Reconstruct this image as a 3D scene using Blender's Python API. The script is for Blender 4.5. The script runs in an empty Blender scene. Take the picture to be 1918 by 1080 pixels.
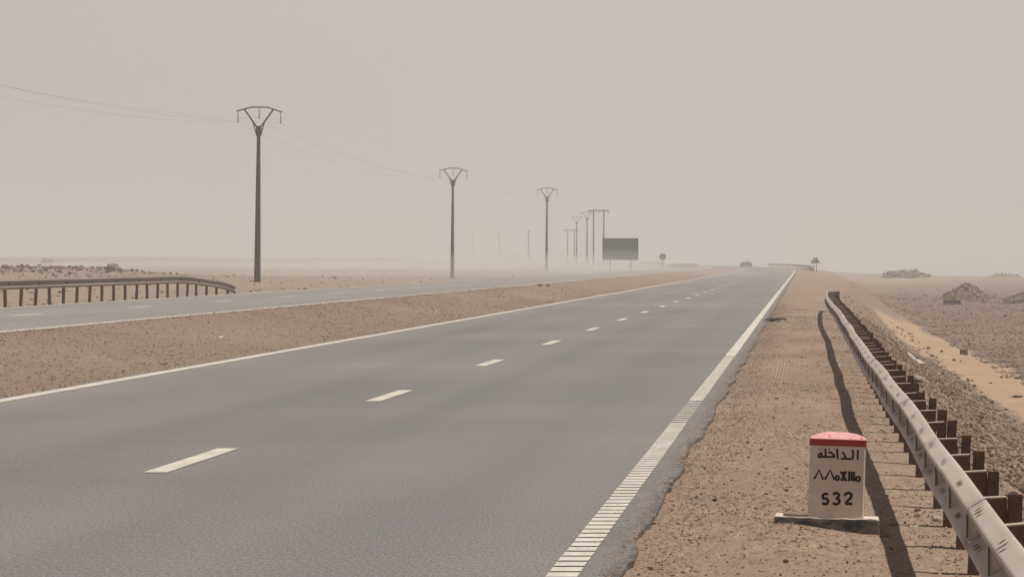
import bpy, math, random
import numpy as np
from mathutils import Vector, Matrix

random.seed(7)
rng = np.random.default_rng(7)
S = bpy.context.scene
COL = S.collection
F = 6035.0            # focal length in photo pixels
CX, CY, H = 1505.0, 487.0, 1.7
R = math.radians

# ------------------------------------------------------------------ noise
def vnoise(x, y, seed=0):
    x = np.asarray(x, float); y = np.asarray(y, float)
    xi = np.floor(x).astype(np.int64); yi = np.floor(y).astype(np.int64)
    fx = x - xi; fy = y - yi
    fx = fx*fx*(3-2*fx); fy = fy*fy*(3-2*fy)
    def h(a, b):
        n = (a*374761393 + b*668265263 + seed*974711) & 0x7fffffff
        n = ((n ^ (n >> 13))*1274126177) & 0x7fffffff
        n = (n ^ (n >> 16)) & 0x7fffffff
        return n/float(0x7fffffff)
    a = h(xi, yi); b = h(xi+1, yi); c = h(xi, yi+1); d = h(xi+1, yi+1)
    return (a*(1-fx)+b*fx)*(1-fy) + (c*(1-fx)+d*fx)*fy

def fbm(x, y, seed=0, octv=4):
    s = 0; a = 0.5
    for i in range(octv):
        s = s + a*(vnoise(x, y, seed+i)-0.5)
        x = np.asarray(x)*2.03; y = np.asarray(y)*2.03; a *= 0.5
    return s

def sstep(a, b, x):
    t = np.clip((np.asarray(x, float)-a)/(b-a), 0, 1)
    return t*t*(3-2*t)

# ------------------------------------------------------------------ terrain
def bend(Y):                       # the road swings away gently beyond 480 m
    Y = np.asarray(Y, float)
    t = np.clip(Y-480, 0, 420)
    return -(t*t)/5333.0 - np.clip(Y-900, 0, 1e9)*0.1575
def elev(Y):
    Y = np.asarray(Y, float)
    return 0.0007*np.clip(Y-450, 0, 1200)

HPX = [-400, 0, 85, 300, 500, 900, 1000, 1060, 1200, 1400, 1500, 1600, 1750, 1918, 2300]
HPY = [480, 480, 479.5, 480.5, 483, 482, 484, 488, 492, 499, 505, 511, 516.5, 519, 521]
def terrain(x, Y):
    x = np.asarray(x, float); Y = np.asarray(Y, float)
    s = bend(Y); u = x - s; e = elev(Y)
    u0 = 1.22 + 2.6*sstep(105, 300, Y)
    toe = u0 + 3.3
    up = [-1e4]; 
    # near cross-section
    z = np.zeros_like(u+Y)
    sh = np.where(u > 0.3, -0.04*(u-0.3), 0.0)
    sh = sh - 0.035*sstep(-0.45, -1.0, u)
    z = sh
    z = np.where(u < -1.06, -0.075, z)
    med = -0.02 + (0.36+0.02)*sstep(-10.1, -14.6, u)**1.0 + 0.03*np.sin((u+10)*1.2)
    z = np.where(u < -9.86, med, z)
    z = np.where(u < -14.72, 0.285, z)
    left = 0.33 - 0.25*sstep(-23.2, -26, u) + 0.30*sstep(-27, -34, u)
    z = np.where(u < -22.68, left, z)
    # embankment
    t = np.clip((u-u0)/(toe-u0), 0, 1)
    zr = -0.04*(u0-0.3) - (1.8-0.04*(u0-0.3))*(0.25*t+0.75*t*t*(3-2*t))
    z = np.where(u > u0, zr, z)
    z = z - 0.46*np.exp(-((Y-298)/48)**2)*sstep(-24, -29, u) + 0.045*np.exp(-((u+0.13)/0.26)**2-((Y-20.0)/0.8)**2) - 0.03*np.exp(-((u-0.42)/0.22)**2-((Y-20.1)/0.7)**2)
    # rubble ridge on the far side
    ridge = 0.75*np.exp(-((u+56+0.06*(Y-225))/6.0)**2)*sstep(120, 190, Y)*(1-sstep(235, 330, Y))
    z = z + ridge
    # roughness off the carriageways
    off = np.where((u > -23.0) & (u < -0.9), 0.0, 1.0)
    medm = np.where((u > -14.5) & (u < -10.1), 1.0, 0.0)
    z = z + off*(sstep(0.9, 2.0, u) + sstep(-23.2, -26, u))*(0.30*fbm(x*0.9, Y*0.5, 11) + 0.10*fbm(x*3.5, Y*2.2, 12))
    z = z + sstep(6.5, 12, u)*0.5*fbm(x*0.12, Y*0.05, 21) + sstep(-27, -40, u)*0.9*fbm(x*0.05, Y*0.02, 22)
    z = z + (off+medm)*0.028*fbm(x*4.0, Y*1.6, 13) + medm*0.05*fbm(x*1.0, Y*0.4, 14)
    z = z + e
    # far land, met by the eye along its measured skyline
    px = CX + F*x/np.maximum(Y, 1.0)
    yh = np.interp(px, HPX, HPY)
    wR = sstep(1450, 1560, px)
    c0 = 680*wR + 1150*(1-wR)
    zf = H - (yh-CY)*Y/F - 0.0009*np.clip(Y-c0, 0, 1e9) + 1.2*fbm(x*0.01, Y*0.004, 31)*sstep(500, 900, Y)
    w = (sstep(350, 700, Y)*wR + sstep(550, 1050, Y)*(1-wR))*sstep(22, 75, np.abs(u+12))
    return z*(1-w) + zf*w

def gz(x, Y): return float(terrain(np.array([x]), np.array([Y]))[0])
def at(px, py, Y): return Vector(((px-CX)*Y/F, Y, H-(py-CY)*Y/F))
def onground(px, Y, dz=0.0):
    x = (px-CX)*Y/F
    return (x, Y, gz(x, Y)+dz)

# ------------------------------------------------------------------ materials
def mat(name, base, rough=0.85, spec=0.25, var=0.0, scale=5.0, dark=None, bump=0.0, bscale=40.0, metal=0.0, stretch=None):
    m = bpy.data.materials.new(name); m.use_nodes = True
    nt = m.node_tree; b = nt.nodes['Principled BSDF']
    b.inputs['Roughness'].default_value = rough
    b.inputs['Specular IOR Level'].default_value = spec
    b.inputs['Metallic'].default_value = metal
    b.inputs['Base Color'].default_value = (*base, 1)
    tc = nt.nodes.new('ShaderNodeTexCoord')
    src = tc.outputs['Object']
    if stretch:
        mp = nt.nodes.new('ShaderNodeMapping'); mp.inputs['Scale'].default_value = stretch
        nt.links.new(src, mp.inputs['Vector']); src = mp.outputs['Vector']
    if var or dark:
        n = nt.nodes.new('ShaderNodeTexNoise'); n.inputs['Scale'].default_value = scale
        n.inputs['Detail'].default_value = 6; n.inputs['Roughness'].default_value = 0.65
        nt.links.new(src, n.inputs['Vector'])
        cr = nt.nodes.new('ShaderNodeValToRGB')
        d = dark if dark else tuple(c*(1-var) for c in base)
        l = tuple(min(1, c*(1+var*0.6)) for c in base)
        cr.color_ramp.elements[0].position = 0.34; cr.color_ramp.elements[0].color = (*d, 1)
        cr.color_ramp.elements[1].position = 0.64; cr.color_ramp.elements[1].color = (*l, 1)
        nt.links.new(n.outputs['Fac'], cr.inputs['Fac'])
        nt.links.new(cr.outputs['Color'], b.inputs['Base Color'])
    if bump:
        n2 = nt.nodes.new('ShaderNodeTexNoise'); n2.inputs['Scale'].default_value = bscale
        n2.inputs['Detail'].default_value = 4
        nt.links.new(src, n2.inputs['Vector'])
        bp = nt.nodes.new('ShaderNodeBump'); bp.inputs['Strength'].default_value = bump
        bp.inputs['Distance'].default_value = 0.01
        nt.links.new(n2.outputs['Fac'], bp.inputs['Height'])
        nt.links.new(bp.outputs['Normal'], b.inputs['Normal'])
    return m

def mixrgb(nt, fac, a, b, blend='MIX'):
    n = nt.nodes.new('ShaderNodeMix'); n.data_type = 'RGBA'; n.blend_type = blend
    def put(sock, v):
        if isinstance(v, (tuple, list)): sock.default_value = (*v[:3], 1)
        elif isinstance(v, (int, float)): sock.default_value = v
        else: nt.links.new(v, sock)
    put(n.inputs[0], fac); put(n.inputs[6], a); put(n.inputs[7], b)
    return n.outputs[2]
def noise(nt, vec, scale, detail=4, rough=0.6, stretch=None):
    if stretch:
        mp = nt.nodes.new('ShaderNodeMapping'); mp.inputs['Scale'].default_value = stretch
        nt.links.new(vec, mp.inputs['Vector']); vec = mp.outputs['Vector']
    n = nt.nodes.new('ShaderNodeTexNoise'); n.inputs['Scale'].default_value = scale
    n.inputs['Detail'].default_value = detail; n.inputs['Roughness'].default_value = rough
    nt.links.new(vec, n.inputs['Vector']); return n.outputs['Fac']
def ramp(nt, fac, p0, p1, c0=(0,0,0), c1=(1,1,1)):
    if p0 > p1: p0, p1, c0, c1 = p1, p0, c1, c0
    r = nt.nodes.new('ShaderNodeValToRGB')
    r.color_ramp.elements[0].position = p0; r.color_ramp.elements[0].color = (*c0, 1)
    r.color_ramp.elements[1].position = p1; r.color_ramp.elements[1].color = (*c1, 1)
    nt.links.new(fac, r.inputs['Fac']); return r.outputs['Color']
def eased(nt, fac, p0, p1):
    m_ = nt.nodes.new('ShaderNodeMapRange'); m_.interpolation_type = 'SMOOTHSTEP'
    m_.inputs['From Min'].default_value = p0; m_.inputs['From Max'].default_value = p1
    nt.links.new(fac, m_.inputs['Value']); return m_.outputs['Result']
def attr(nt, name):
    a = nt.nodes.new('ShaderNodeAttribute'); a.attribute_name = name; return a.outputs['Fac']
def math_(nt, op, a, b):
    n = nt.nodes.new('ShaderNodeMath'); n.operation = op
    for i, v in enumerate((a, b)):
        if isinstance(v, (int, float)): n.inputs[i].default_value = v
        else: nt.links.new(v, n.inputs[i])
    return n.outputs[0]

def ground_material():
    m = bpy.data.materials.new('desert_soil'); m.use_nodes = True
    nt = m.node_tree; b = nt.nodes['Principled BSDF']
    b.inputs['Roughness'].default_value = 0.95; b.inputs['Specular IOR Level'].default_value = 0.1
    v = nt.nodes.new('ShaderNodeTexCoord').outputs['Object']
    big = noise(nt, v, 0.35, 5, 0.6, (1, 0.35, 1))
    mid = noise(nt, v, 3.0, 5, 0.7, (1, 0.4, 1))
    fine = noise(nt, v, 26.0, 4, 0.75, (1, 0.28, 1))
    soil = ramp(nt, big, 0.35, 0.68, (0.280, 0.202, 0.148), (0.340, 0.252, 0.190))
    soil = mixrgb(nt, ramp(nt, mid, 0.35, 0.7), mixrgb(nt, 1.0, soil, (0.86, 0.83, 0.80), 'MULTIPLY'), soil)
    # grey stony plain
    plain = ramp(nt, mid, 0.3, 0.7, (0.140, 0.100, 0.077), (0.218, 0.160, 0.124))
    plain = mixrgb(nt, ramp(nt, noise(nt, v, 0.06, 4, 0.6, (1, 0.3, 1)), 0.4, 0.65), plain, (0.205, 0.154, 0.122))
    far = ramp(nt, noise(nt, v, 0.02, 5, 0.6, (1, 0.25, 1)), 0.35, 0.65, (0.225, 0.178, 0.142), (0.345, 0.280, 0.222))  # far soil lightened in colour to blend into the hazy sky
    sand = ramp(nt, noise(nt, v, 0.8, 4, 0.6, (1, 0.3, 1)), 0.3, 0.7, (0.360, 0.245, 0.160), (0.415, 0.292, 0.200))
    bank = ramp(nt, noise(nt, v, 5.0, 5, 0.7), 0.3, 0.7, (0.175, 0.125, 0.094), (0.280, 0.206, 0.158))
    c = mixrgb(nt, attr(nt, 'plain'), soil, plain)
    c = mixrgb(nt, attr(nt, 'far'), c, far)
    c = mixrgb(nt, attr(nt, 'bank'), c, bank)
    sm = eased(nt, math_(nt, 'ADD', attr(nt, 'sand'), math_(nt, 'MULTIPLY', math_(nt, 'ADD', noise(nt, v, 1.9, 5, 0.75, (1, 0.4, 1)), noise(nt, v, 0.45, 3, 0.6, (1, 0.25, 1))), 0.9)), 1.22, 1.62)
    c = mixrgb(nt, sm, c, sand)
    # speckles: dark grit and pale chips
    coarse = noise(nt, v, 11.0, 4, 0.75, (1, 0.30, 1))
    lump = math_(nt, 'ADD', math_(nt, 'MULTIPLY', fine, 0.55), math_(nt, 'MULTIPLY', coarse, 0.45))
    rough_zone = math_(nt, 'MULTIPLY', math_(nt, 'SUBTRACT', 1.0, math_(nt, 'MULTIPLY', sm, 0.8)), ramp(nt, noise(nt, v, 1.1, 4, 0.6, (1, 0.3, 1)), 0.36, 0.60, (0.25, 0.25, 0.25), (1, 1, 1)))
    c = mixrgb(nt, math_(nt, 'MULTIPLY', ramp(nt, lump, 0.52, 0.62), rough_zone), c, mixrgb(nt, 1.0, c, (0.56, 0.53, 0.51), 'MULTIPLY'))
    c = mixrgb(nt, math_(nt, 'MULTIPLY', ramp(nt, lump, 0.47, 0.39), rough_zone), c, mixrgb(nt, 1.0, c, (1.36, 1.36, 1.36), 'MULTIPLY'))
    # pressed tyre tread
    tr = attr(nt, 'track')
    c = mixrgb(nt, math_(nt, 'MULTIPLY', tr, 0.40), c, (0.390, 0.285, 0.205))
    nt.links.new(c, b.inputs['Base Color'])
    sep = nt.nodes.new('ShaderNodeSeparateXYZ'); nt.links.new(v, sep.inputs[0])
    wv = math_(nt, 'MULTIPLY', math_(nt, 'SINE', math_(nt, 'MULTIPLY', attr(nt, 'tread'), 6.283*4.0), 0.0), tr)
    hgt = math_(nt, 'ADD', math_(nt, 'MULTIPLY', lump, -1.8), math_(nt, 'MULTIPLY', mid, 1.4))
    hgt = math_(nt, 'ADD', hgt, math_(nt, 'MULTIPLY', wv, 0.30))
    bp = nt.nodes.new('ShaderNodeBump'); bp.inputs['Strength'].default_value = 0.9; bp.inputs['Distance'].default_value = 0.03
    nt.links.new(hgt, bp.inputs['Height']); nt.links.new(bp.outputs['Normal'], b.inputs['Normal'])
    return m

def asphalt_material(base, dust_amt):
    m = bpy.data.materials.new('worn_asphalt'); m.use_nodes = True
    nt = m.node_tree; b = nt.nodes['Principled BSDF']
    b.inputs['Roughness'].default_value = 0.50; b.inputs['Specular IOR Level'].default_value = 0.50
    v = nt.nodes.new('ShaderNodeTexCoord').outputs['Object']
    streak = noise(nt, v, 0.45, 5, 0.6, (1, 0.06, 1))
    patch = noise(nt, v, 0.11, 4, 0.6, (1, 0.5, 1))
    grain = noise(nt, v, 62, 4, 0.8, (1, 0.20, 1))
    cell = noise(nt, v, 110, 2, 0.6, (1, 0.3, 1))
    c = ramp(nt, streak, 0.40, 0.60, tuple(x*0.90 for x in base), tuple(x*1.08 for x in base))
    c = mixrgb(nt, math_(nt, 'MULTIPLY', ramp(nt, patch, 0.44, 0.70), 0.34*dust_amt), c, (0.300, 0.268, 0.236))
    wind = noise(nt, v, 0.16, 5, 0.6, (0.35, 0.8, 1))
    c = mixrgb(nt, math_(nt, 'MULTIPLY', ramp(nt, wind, 0.50, 0.72), 0.24*dust_amt), c, (0.300, 0.264, 0.228))
    c = mixrgb(nt, math_(nt, 'MULTIPLY', ramp(nt, wind, 0.47, 0.30), 0.40), c, tuple(x*0.74 for x in base))
    c = mixrgb(nt, ramp(nt, grain, 0.50, 0.36), c, tuple(x*0.60 for x in base))
    c = mixrgb(nt, math_(nt, 'MULTIPLY', ramp(nt, grain, 0.52, 0.66), 0.75), c, (0.33, 0.315, 0.305))
    c = mixrgb(nt, math_(nt, 'MULTIPLY', attr(nt, 'wheel'), ramp(nt, noise(nt, v, 0.5, 4, 0.6, (1, 0.06, 1)), 0.30, 0.62)), c, mixrgb(nt, 1.0, c, (0.86, 0.86, 0.87), 'MULTIPLY'))
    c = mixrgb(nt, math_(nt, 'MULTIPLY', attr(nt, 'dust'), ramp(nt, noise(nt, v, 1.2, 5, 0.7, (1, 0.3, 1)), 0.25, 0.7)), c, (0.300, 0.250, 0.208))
    c = mixrgb(nt, math_(nt, 'MULTIPLY', attr(nt, 'tar'), ramp(nt, noise(nt, v, 9, 4, 0.7, (1, 0.4, 1)), 0.40, 0.58)), c, (0.045, 0.042, 0.042))
    nt.links.new(c, b.inputs['Base Color'])
    bp = nt.nodes.new('ShaderNodeBump'); bp.inputs['Strength'].default_value = 0.30; bp.inputs['Distance'].default_value = 0.004
    nt.links.new(math_(nt, 'ADD', grain, cell), bp.inputs['Height']); nt.links.new(bp.outputs['Normal'], b.inputs['Normal'])
    return m

M = {}
M['soil'] = ground_material()
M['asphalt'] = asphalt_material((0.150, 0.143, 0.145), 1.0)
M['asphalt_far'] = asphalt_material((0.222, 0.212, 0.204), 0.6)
def paint_mat():
    m = bpy.data.materials.new('worn_road_paint'); m.use_nodes = True
    nt = m.node_tree; b = nt.nodes['Principled BSDF']; b.inputs['Roughness'].default_value = 0.8
    v = nt.nodes.new('ShaderNodeTexCoord').outputs['Object']
    c = ramp(nt, noise(nt, v, 5, 4, 0.6, (1, 0.3, 1)), 0.35, 0.65, (0.46, 0.43, 0.38), (0.58, 0.55, 0.495))
    w = math_(nt, 'MULTIPLY', ramp(nt, noise(nt, v, 38, 4, 0.75, (1, 0.22, 1)), 0.54, 0.64), ramp(nt, noise(nt, v, 1.6, 3, 0.6, (1, 0.5, 1)), 0.42, 0.62))
    c = mixrgb(nt, math_(nt, 'MULTIPLY', w, 0.8), c, (0.20, 0.185, 0.175))
    nt.links.new(c, b.inputs['Base Color'])
    return m
M['paint'] = paint_mat()
M['rail'] = mat('galvanised_steel', (0.47, 0.41, 0.36), 0.62, 0.35, var=0.13, scale=2.2, bump=0.06, bscale=14, metal=0.0, stretch=(1, 0.35, 1))
M['rail_shaded'] = mat('shade_toned_rail', (0.22, 0.175, 0.15), 0.7, 0.3, var=0.2, scale=1.2, stretch=(1, 0.3, 1))  # darker rail steel: the beam's shade is put into the base colour
M['rust'] = mat('rusty_steel', (0.125, 0.070, 0.050), 0.85, 0.2, var=0.35, scale=14)
M['lit_top'] = mat('sunlit_flange_steel', (0.46, 0.385, 0.32), 0.8, 0.2, var=0.2, scale=9)  # paler steel for upward flanges, sunlight put into the colour
M['darksteel'] = mat('dark_edge', (0.035, 0.022, 0.020), 0.8, 0.2)
M['reflector'] = mat('reflector_sheet', (0.66, 0.61, 0.54), 0.6, 0.3, var=0.25, scale=25)
M['concrete_pole'] = mat('weathered_concrete', (0.085, 0.068, 0.058), 0.9, 0.15, var=0.2, scale=2.5)
M['steel_dark'] = mat('dark_steel', (0.055, 0.045, 0.042), 0.7, 0.3, var=0.15, scale=4)
M['wire'] = mat('aluminium_wire', (0.24, 0.21, 0.195), 0.6, 0.3)
M['board'] = mat('billboard_back', (0.085, 0.068, 0.060), 0.85, 0.2, var=0.18, scale=0.6, stretch=(1, 1, 0.3))
M['stone_white'] = mat('white_limewash', (0.64, 0.555, 0.485), 0.9, 0.15, var=0.10, scale=7, bump=0.25, bscale=45)
M['stone_red'] = mat('red_paint', (0.40, 0.035, 0.040), 0.75, 0.25, var=0.12, scale=20)
M['letter'] = mat('black_paint', (0.012, 0.008, 0.008), 0.8, 0.15)
M['plank_white'] = mat('bleached_board', (0.46, 0.39, 0.32), 0.85, 0.2, var=0.2, scale=12)
M['litter'] = mat('white_plastic', (0.70, 0.65, 0.60), 0.6, 0.3, var=0.1, scale=10)
M['rubber'] = mat('shredded_rubber', (0.018, 0.018, 0.022), 0.75, 0.3, var=0.3, scale=14)
M['brick'] = mat('brick', (0.20, 0.132, 0.10), 0.9, 0.1, var=0.2, scale=14)
M['conc'] = mat('old_concrete', (0.26, 0.205, 0.165), 0.9, 0.1, var=0.3, scale=3)
M['darkwood'] = mat('dark_wood', (0.075, 0.045, 0.045), 0.85, 0.2, var=0.3, scale=9)
M['carpaint'] = mat('dark_car_paint', (0.055, 0.052, 0.055), 0.35, 0.5)
M['glass'] = mat('tinted_glass', (0.03, 0.03, 0.035), 0.12, 0.5)
M['tyre'] = mat('tyre_rubber', (0.02, 0.02, 0.02), 0.85, 0.2)
M['rim'] = mat('alloy_rim', (0.4, 0.4, 0.42), 0.4, 0.5, metal=0.6)
M['lampred'] = mat('red_lamp', (0.35, 0.03, 0.03), 0.3, 0.5)
M['lampclear'] = mat('clear_lamp', (0.6, 0.6, 0.6), 0.3, 0.5)
M['signred'] = mat('sign_red', (0.19, 0.085, 0.075), 0.6, 0.3)
M['signwhite'] = mat('sign_white', (0.46, 0.43, 0.40), 0.6, 0.3)
M['signback'] = mat('sign_back', (0.085, 0.075, 0.070), 0.7, 0.3, var=0.15, scale=3)
for nm, c, dk in (('rock_brown', (0.275, 0.195, 0.148), (0.150, 0.102, 0.076)), ('rock_dark', (0.120, 0.080, 0.062), (0.062, 0.042, 0.034)),
                  ('rock_grey', (0.290, 0.230, 0.186), (0.175, 0.131, 0.102)), ('rock_pale', (0.48, 0.41, 0.34), (0.33, 0.27, 0.215))):
    M[nm] = mat(nm, c, 0.92, 0.12, dark=dk, scale=9, bump=0.5, bscale=30)
M['soil_grit'] = mat('soil_grit', (0.345, 0.255, 0.192), 0.95, 0.1, var=0.25, scale=3)
def plinth_mat():
    m = bpy.data.materials.new('peeling_plinth_paint_shaded'); m.use_nodes = True
    nt = m.node_tree; b = nt.nodes['Principled BSDF']; b.inputs['Roughness'].default_value = 0.9
    v = nt.nodes.new('ShaderNodeTexCoord').outputs['Object']
    n1 = noise(nt, v, 11, 5, 0.65, (0.8, 1, 1.6)); n2 = noise(nt, v, 5, 4, 0.6, (1, 1, 2))
    c = ramp(nt, n1, 0.40, 0.60, (0.040, 0.045, 0.062), (0.19, 0.155, 0.135))  # worn paint tones, darkened as for a front in shade
    c = mixrgb(nt, ramp(nt, n2, 0.5, 0.62), c, (0.22, 0.155, 0.12))
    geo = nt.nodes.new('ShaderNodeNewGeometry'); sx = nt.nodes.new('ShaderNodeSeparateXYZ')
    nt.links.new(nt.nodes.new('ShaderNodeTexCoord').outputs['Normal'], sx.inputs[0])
    c = mixrgb(nt, ramp(nt, sx.outputs[2], 0.5, 0.8), c, (0.55, 0.47, 0.39))  # upward faces painted paler, as if the sun fell on them
    nt.links.new(c, b.inputs['Base Color'])
    return m
M['plinth'] = plinth_mat()
e = bpy.data.materials.new('lit_headlamp'); e.use_nodes = True
e.node_tree.nodes['Principled BSDF'].inputs['Emission Color'].default_value = (1, 0.97, 0.9, 1)
e.node_tree.nodes['Principled BSDF'].inputs['Emission Strength'].default_value = 9
M['headlamp'] = e

# ------------------------------------------------------------------ mesh helpers
class MB:
    def __init__(s): s.v = []; s.f = []; s.mi = []; s.cur = 0
    def add(s, vs, fs):
        k = len(s.v); s.v += [tuple(p) for p in vs]
        for f in fs: s.f.append([i+k for i in f]); s.mi.append(s.cur)
        return s
    def box(s, c, d, rot=None, bev=0.0):
        x, y, z = d[0]/2, d[1]/2, d[2]/2
        if bev:
            b = bev; pts = []
            for sz in (-1, 1):
                for lev in (0, 1):
                    zz = sz*(z - (b if lev == (0 if sz < 0 else 1) and False else 0))
            # chamfered along z edges and top
            ring = [(x-b, y), (x, y-b), (x, -y+b), (x-b, -y), (-x+b, -y), (-x, -y+b), (-x, y-b), (-x+b, y)]
            vs = [(px, py, -z) for px, py in ring] + [(px, py, z-b) for px, py in ring]
            vs += [(px*(x-b)/x, py*(y-b)/y, z) for px, py in ring]
            fs = [[7-i for i in range(8)][::-1][::-1]]
            fs = [list(range(8)), list(range(16, 24))[::-1]]
            for r0 in (0, 8):
                for i in range(8):
                    j = (i+1) % 8
                    fs.append([r0+i, r0+8+i, r0+8+j, r0+j])
        else:
            vs = [(i*x, j*y, k*z) for k in (-1, 1) for j in (-1, 1) for i in (-1, 1)]
            fs = [[0, 2, 3, 1], [4, 5, 7, 6], [0, 1, 5, 4], [2, 6, 7, 3], [0, 4, 6, 2], [1, 3, 7, 5]]
        c = Vector(c)
        if rot is not None: vs = [rot @ Vector(p) + c for p in vs]
        else: vs = [Vector(p) + c for p in vs]
        return s.add(vs, fs)
    def bar(s, p0, p1, w, d=None, w1=None):
        p0 = Vector(p0); p1 = Vector(p1); d = d or w; w1 = w1 or w
        t = (p1-p0).normalized()
        up = Vector((0, 1, 0)) if abs(t.y) < 0.9 else Vector((0, 0, 1))
        a = t.cross(up).normalized(); b = a.cross(t).normalized()
        vs = []
        for p, k in ((p0, 1), (p1, w1/w)):
            for i, j in ((-1, -1), (1, -1), (1, 1), (-1, 1)): vs.append(p + a*(i*w*k/2) + b*(j*d*k/2))
        return s.add(vs, [[3, 2, 1, 0], [4, 5, 6, 7], [0, 1, 5, 4], [1, 2, 6, 5], [2, 3, 7, 6], [3, 0, 4, 7]])
    def tube(s, pts, r, n=6, flat=1.0, axis=None):
        pts = [Vector(p) for p in pts]; k = len(pts); vs = []; fs = []
        for i, p in enumerate(pts):
            t = (pts[min(i+1, k-1)] - pts[max(i-1, 0)]).normalized()
            up = axis or (Vector((0, 0, 1)) if abs(t.z) < 0.9 else Vector((1, 0, 0)))
            a = t.cross(up).normalized(); b = a.cross(t).normalized()
            rr = r[i] if isinstance(r, (list, tuple)) else r
            for j in range(n):
                an = 2*math.pi*j/n
                vs.append(p + a*(math.cos(an)*rr) + b*(math.sin(an)*rr*flat))
        for i in range(k-1):
            for j in range(n):
                q = (j+1) % n
                fs.append([i*n+j, i*n+q, (i+1)*n+q, (i+1)*n+j])
        fs.append(list(range(n))[::-1]); fs.append([(k-1)*n+j for j in range(n)])
        return s.add(vs, fs)
    def build(s, name, m, parent=None, smooth=False):
        me = bpy.data.meshes.new(name); me.from_pydata(s.v, [], s.f)
        ms = m if isinstance(m, (list, tuple)) else [m]
        for x in ms: me.materials.append(x)
        if len(ms) > 1: me.polygons.foreach_set('material_index', s.mi)
        if smooth: me.polygons.foreach_set('use_smooth', [True]*len(me.polygons))
        me.update()
        o = bpy.data.objects.new(name, me); COL.objects.link(o)
        if parent: o.parent = parent
        return o

def tag(o, label=None, cat=None, group=None, kind=None):
    if label: o['label'] = label
    if cat: o['category'] = cat
    if group: o['group'] = group
    if kind: o['kind'] = kind
    return o
def empty(name, loc=(0, 0, 0), rz=0.0):
    o = bpy.data.objects.new(name, None); COL.objects.link(o)
    o.location = loc; o.rotation_euler = (0, 0, rz); o.empty_display_size = 0.2
    return o
def children_of(o): return [c for c in bpy.data.objects if c.parent is o]
def copy_tree(o, parent=None):
    c = o.copy(); COL.objects.link(c)
    if parent: c.parent = parent
    for ch in children_of(o): copy_tree(ch, c)
    return c
def npmesh(name, V, Fq, m, smooth=True, attrs=None, mi=None):
    me = bpy.data.meshes.new(name)
    V = np.asarray(V, np.float32); Fq = np.asarray(Fq, np.int32); n = Fq.shape[1]
    me.vertices.add(len(V)); me.vertices.foreach_set('co', V.ravel())
    me.loops.add(Fq.size); me.loops.foreach_set('vertex_index', Fq.ravel())
    me.polygons.add(len(Fq)); me.polygons.foreach_set('loop_start', np.arange(0, Fq.size, n, dtype=np.int32))
    me.polygons.foreach_set('loop_total', np.full(len(Fq), n, np.int32))
    for x in (m if isinstance(m, (list, tuple)) else [m]): me.materials.append(x)
    if mi is not None: me.polygons.foreach_set('material_index', np.asarray(mi, np.int32))
    me.polygons.foreach_set('use_smooth', np.full(len(Fq), smooth))
    for k, a in (attrs or {}).items():
        at_ = me.attributes.new(k, 'FLOAT', 'POINT'); at_.data.foreach_set('value', np.asarray(a, np.float32).ravel())
    me.update(calc_edges=True); me.validate()
    o = bpy.data.objects.new(name, me); COL.objects.link(o)
    return o
def gridmesh(name, X, Y, Z, m, attrs=None, smooth=True):
    r, c = X.shape
    V = np.stack([X, Y, Z], -1).reshape(-1, 3)
    i = np.arange(r*c).reshape(r, c)
    Fq = np.stack([i[:-1, :-1], i[:-1, 1:], i[1:, 1:], i[1:, :-1]], -1).reshape(-1, 4)
    return npmesh(name, V, Fq, m, smooth, attrs)

# ------------------------------------------------------------------ ground sheet
def geo_lines(a, b, d0, g):
    out = [a]; d = d0
    while out[-1] < b: out.append(out[-1]+d); d *= g
    return out
yl = [-40, -20, -8, 0, 4] + geo_lines(7, 7000, 0.10, 1.0135)
yl = np.array(yl)
ul = list(np.arange(-0.95, 5.4, 0.11)) + geo_lines(5.4, 2600, 0.16, 1.075) + list(np.arange(-15.2, -9.6, 0.2)) + [-9.3, -5, -1.3, -1.05]
ul += list(-np.array(geo_lines(22.6, 62, 0.45, 1.004))) + list(-np.array(geo_lines(62.6, 3000, 0.8, 1.07))) + [-22.5, -19, -15.4]
ul = np.array(sorted(set(np.round(ul, 3))))
U, YY = np.meshgrid(ul, yl)
XX = U + bend(YY)
ZZ = terrain(XX, YY)
u0 = 1.22 + 2.6*sstep(105, 300, YY)
A_bank = sstep(0.0, 0.5, U-u0)*(1-sstep(3.2, 5.5, U-u0))
A_plain = np.maximum(sstep(4.0, 6.0, U), sstep(-24, -27, U))*0.95
A_plain = np.maximum(A_plain, 0.45*((U < -9.8) & (U > -14.9)))
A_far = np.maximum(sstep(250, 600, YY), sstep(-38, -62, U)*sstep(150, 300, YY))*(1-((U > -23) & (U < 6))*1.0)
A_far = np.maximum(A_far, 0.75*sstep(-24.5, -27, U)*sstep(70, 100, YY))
A_sand = np.exp(-((U-(5.5+0.5*np.sin(YY*0.03)))/1.2)**4)*sstep(48, 66, YY)*(1-sstep(165, 215, YY))
A_sand = np.maximum(A_sand, 0.30*sstep(-30, -40, U)*sstep(90, 150, YY)*(fbm(XX*0.05, YY*0.02, 44) > 0.06))
tc = -0.33 - 0.14*sstep(58, 70, YY) - 0.03*sstep(50, 38, YY)
A_track = np.exp(-((U-tc)/0.105)**4)*sstep(34, 52, YY)*(1-sstep(57, 74, YY))
A_tread = (U-tc)/0.2
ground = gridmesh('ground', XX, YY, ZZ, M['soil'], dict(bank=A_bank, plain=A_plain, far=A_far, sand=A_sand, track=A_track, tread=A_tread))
tag(ground, kind='structure')

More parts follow.
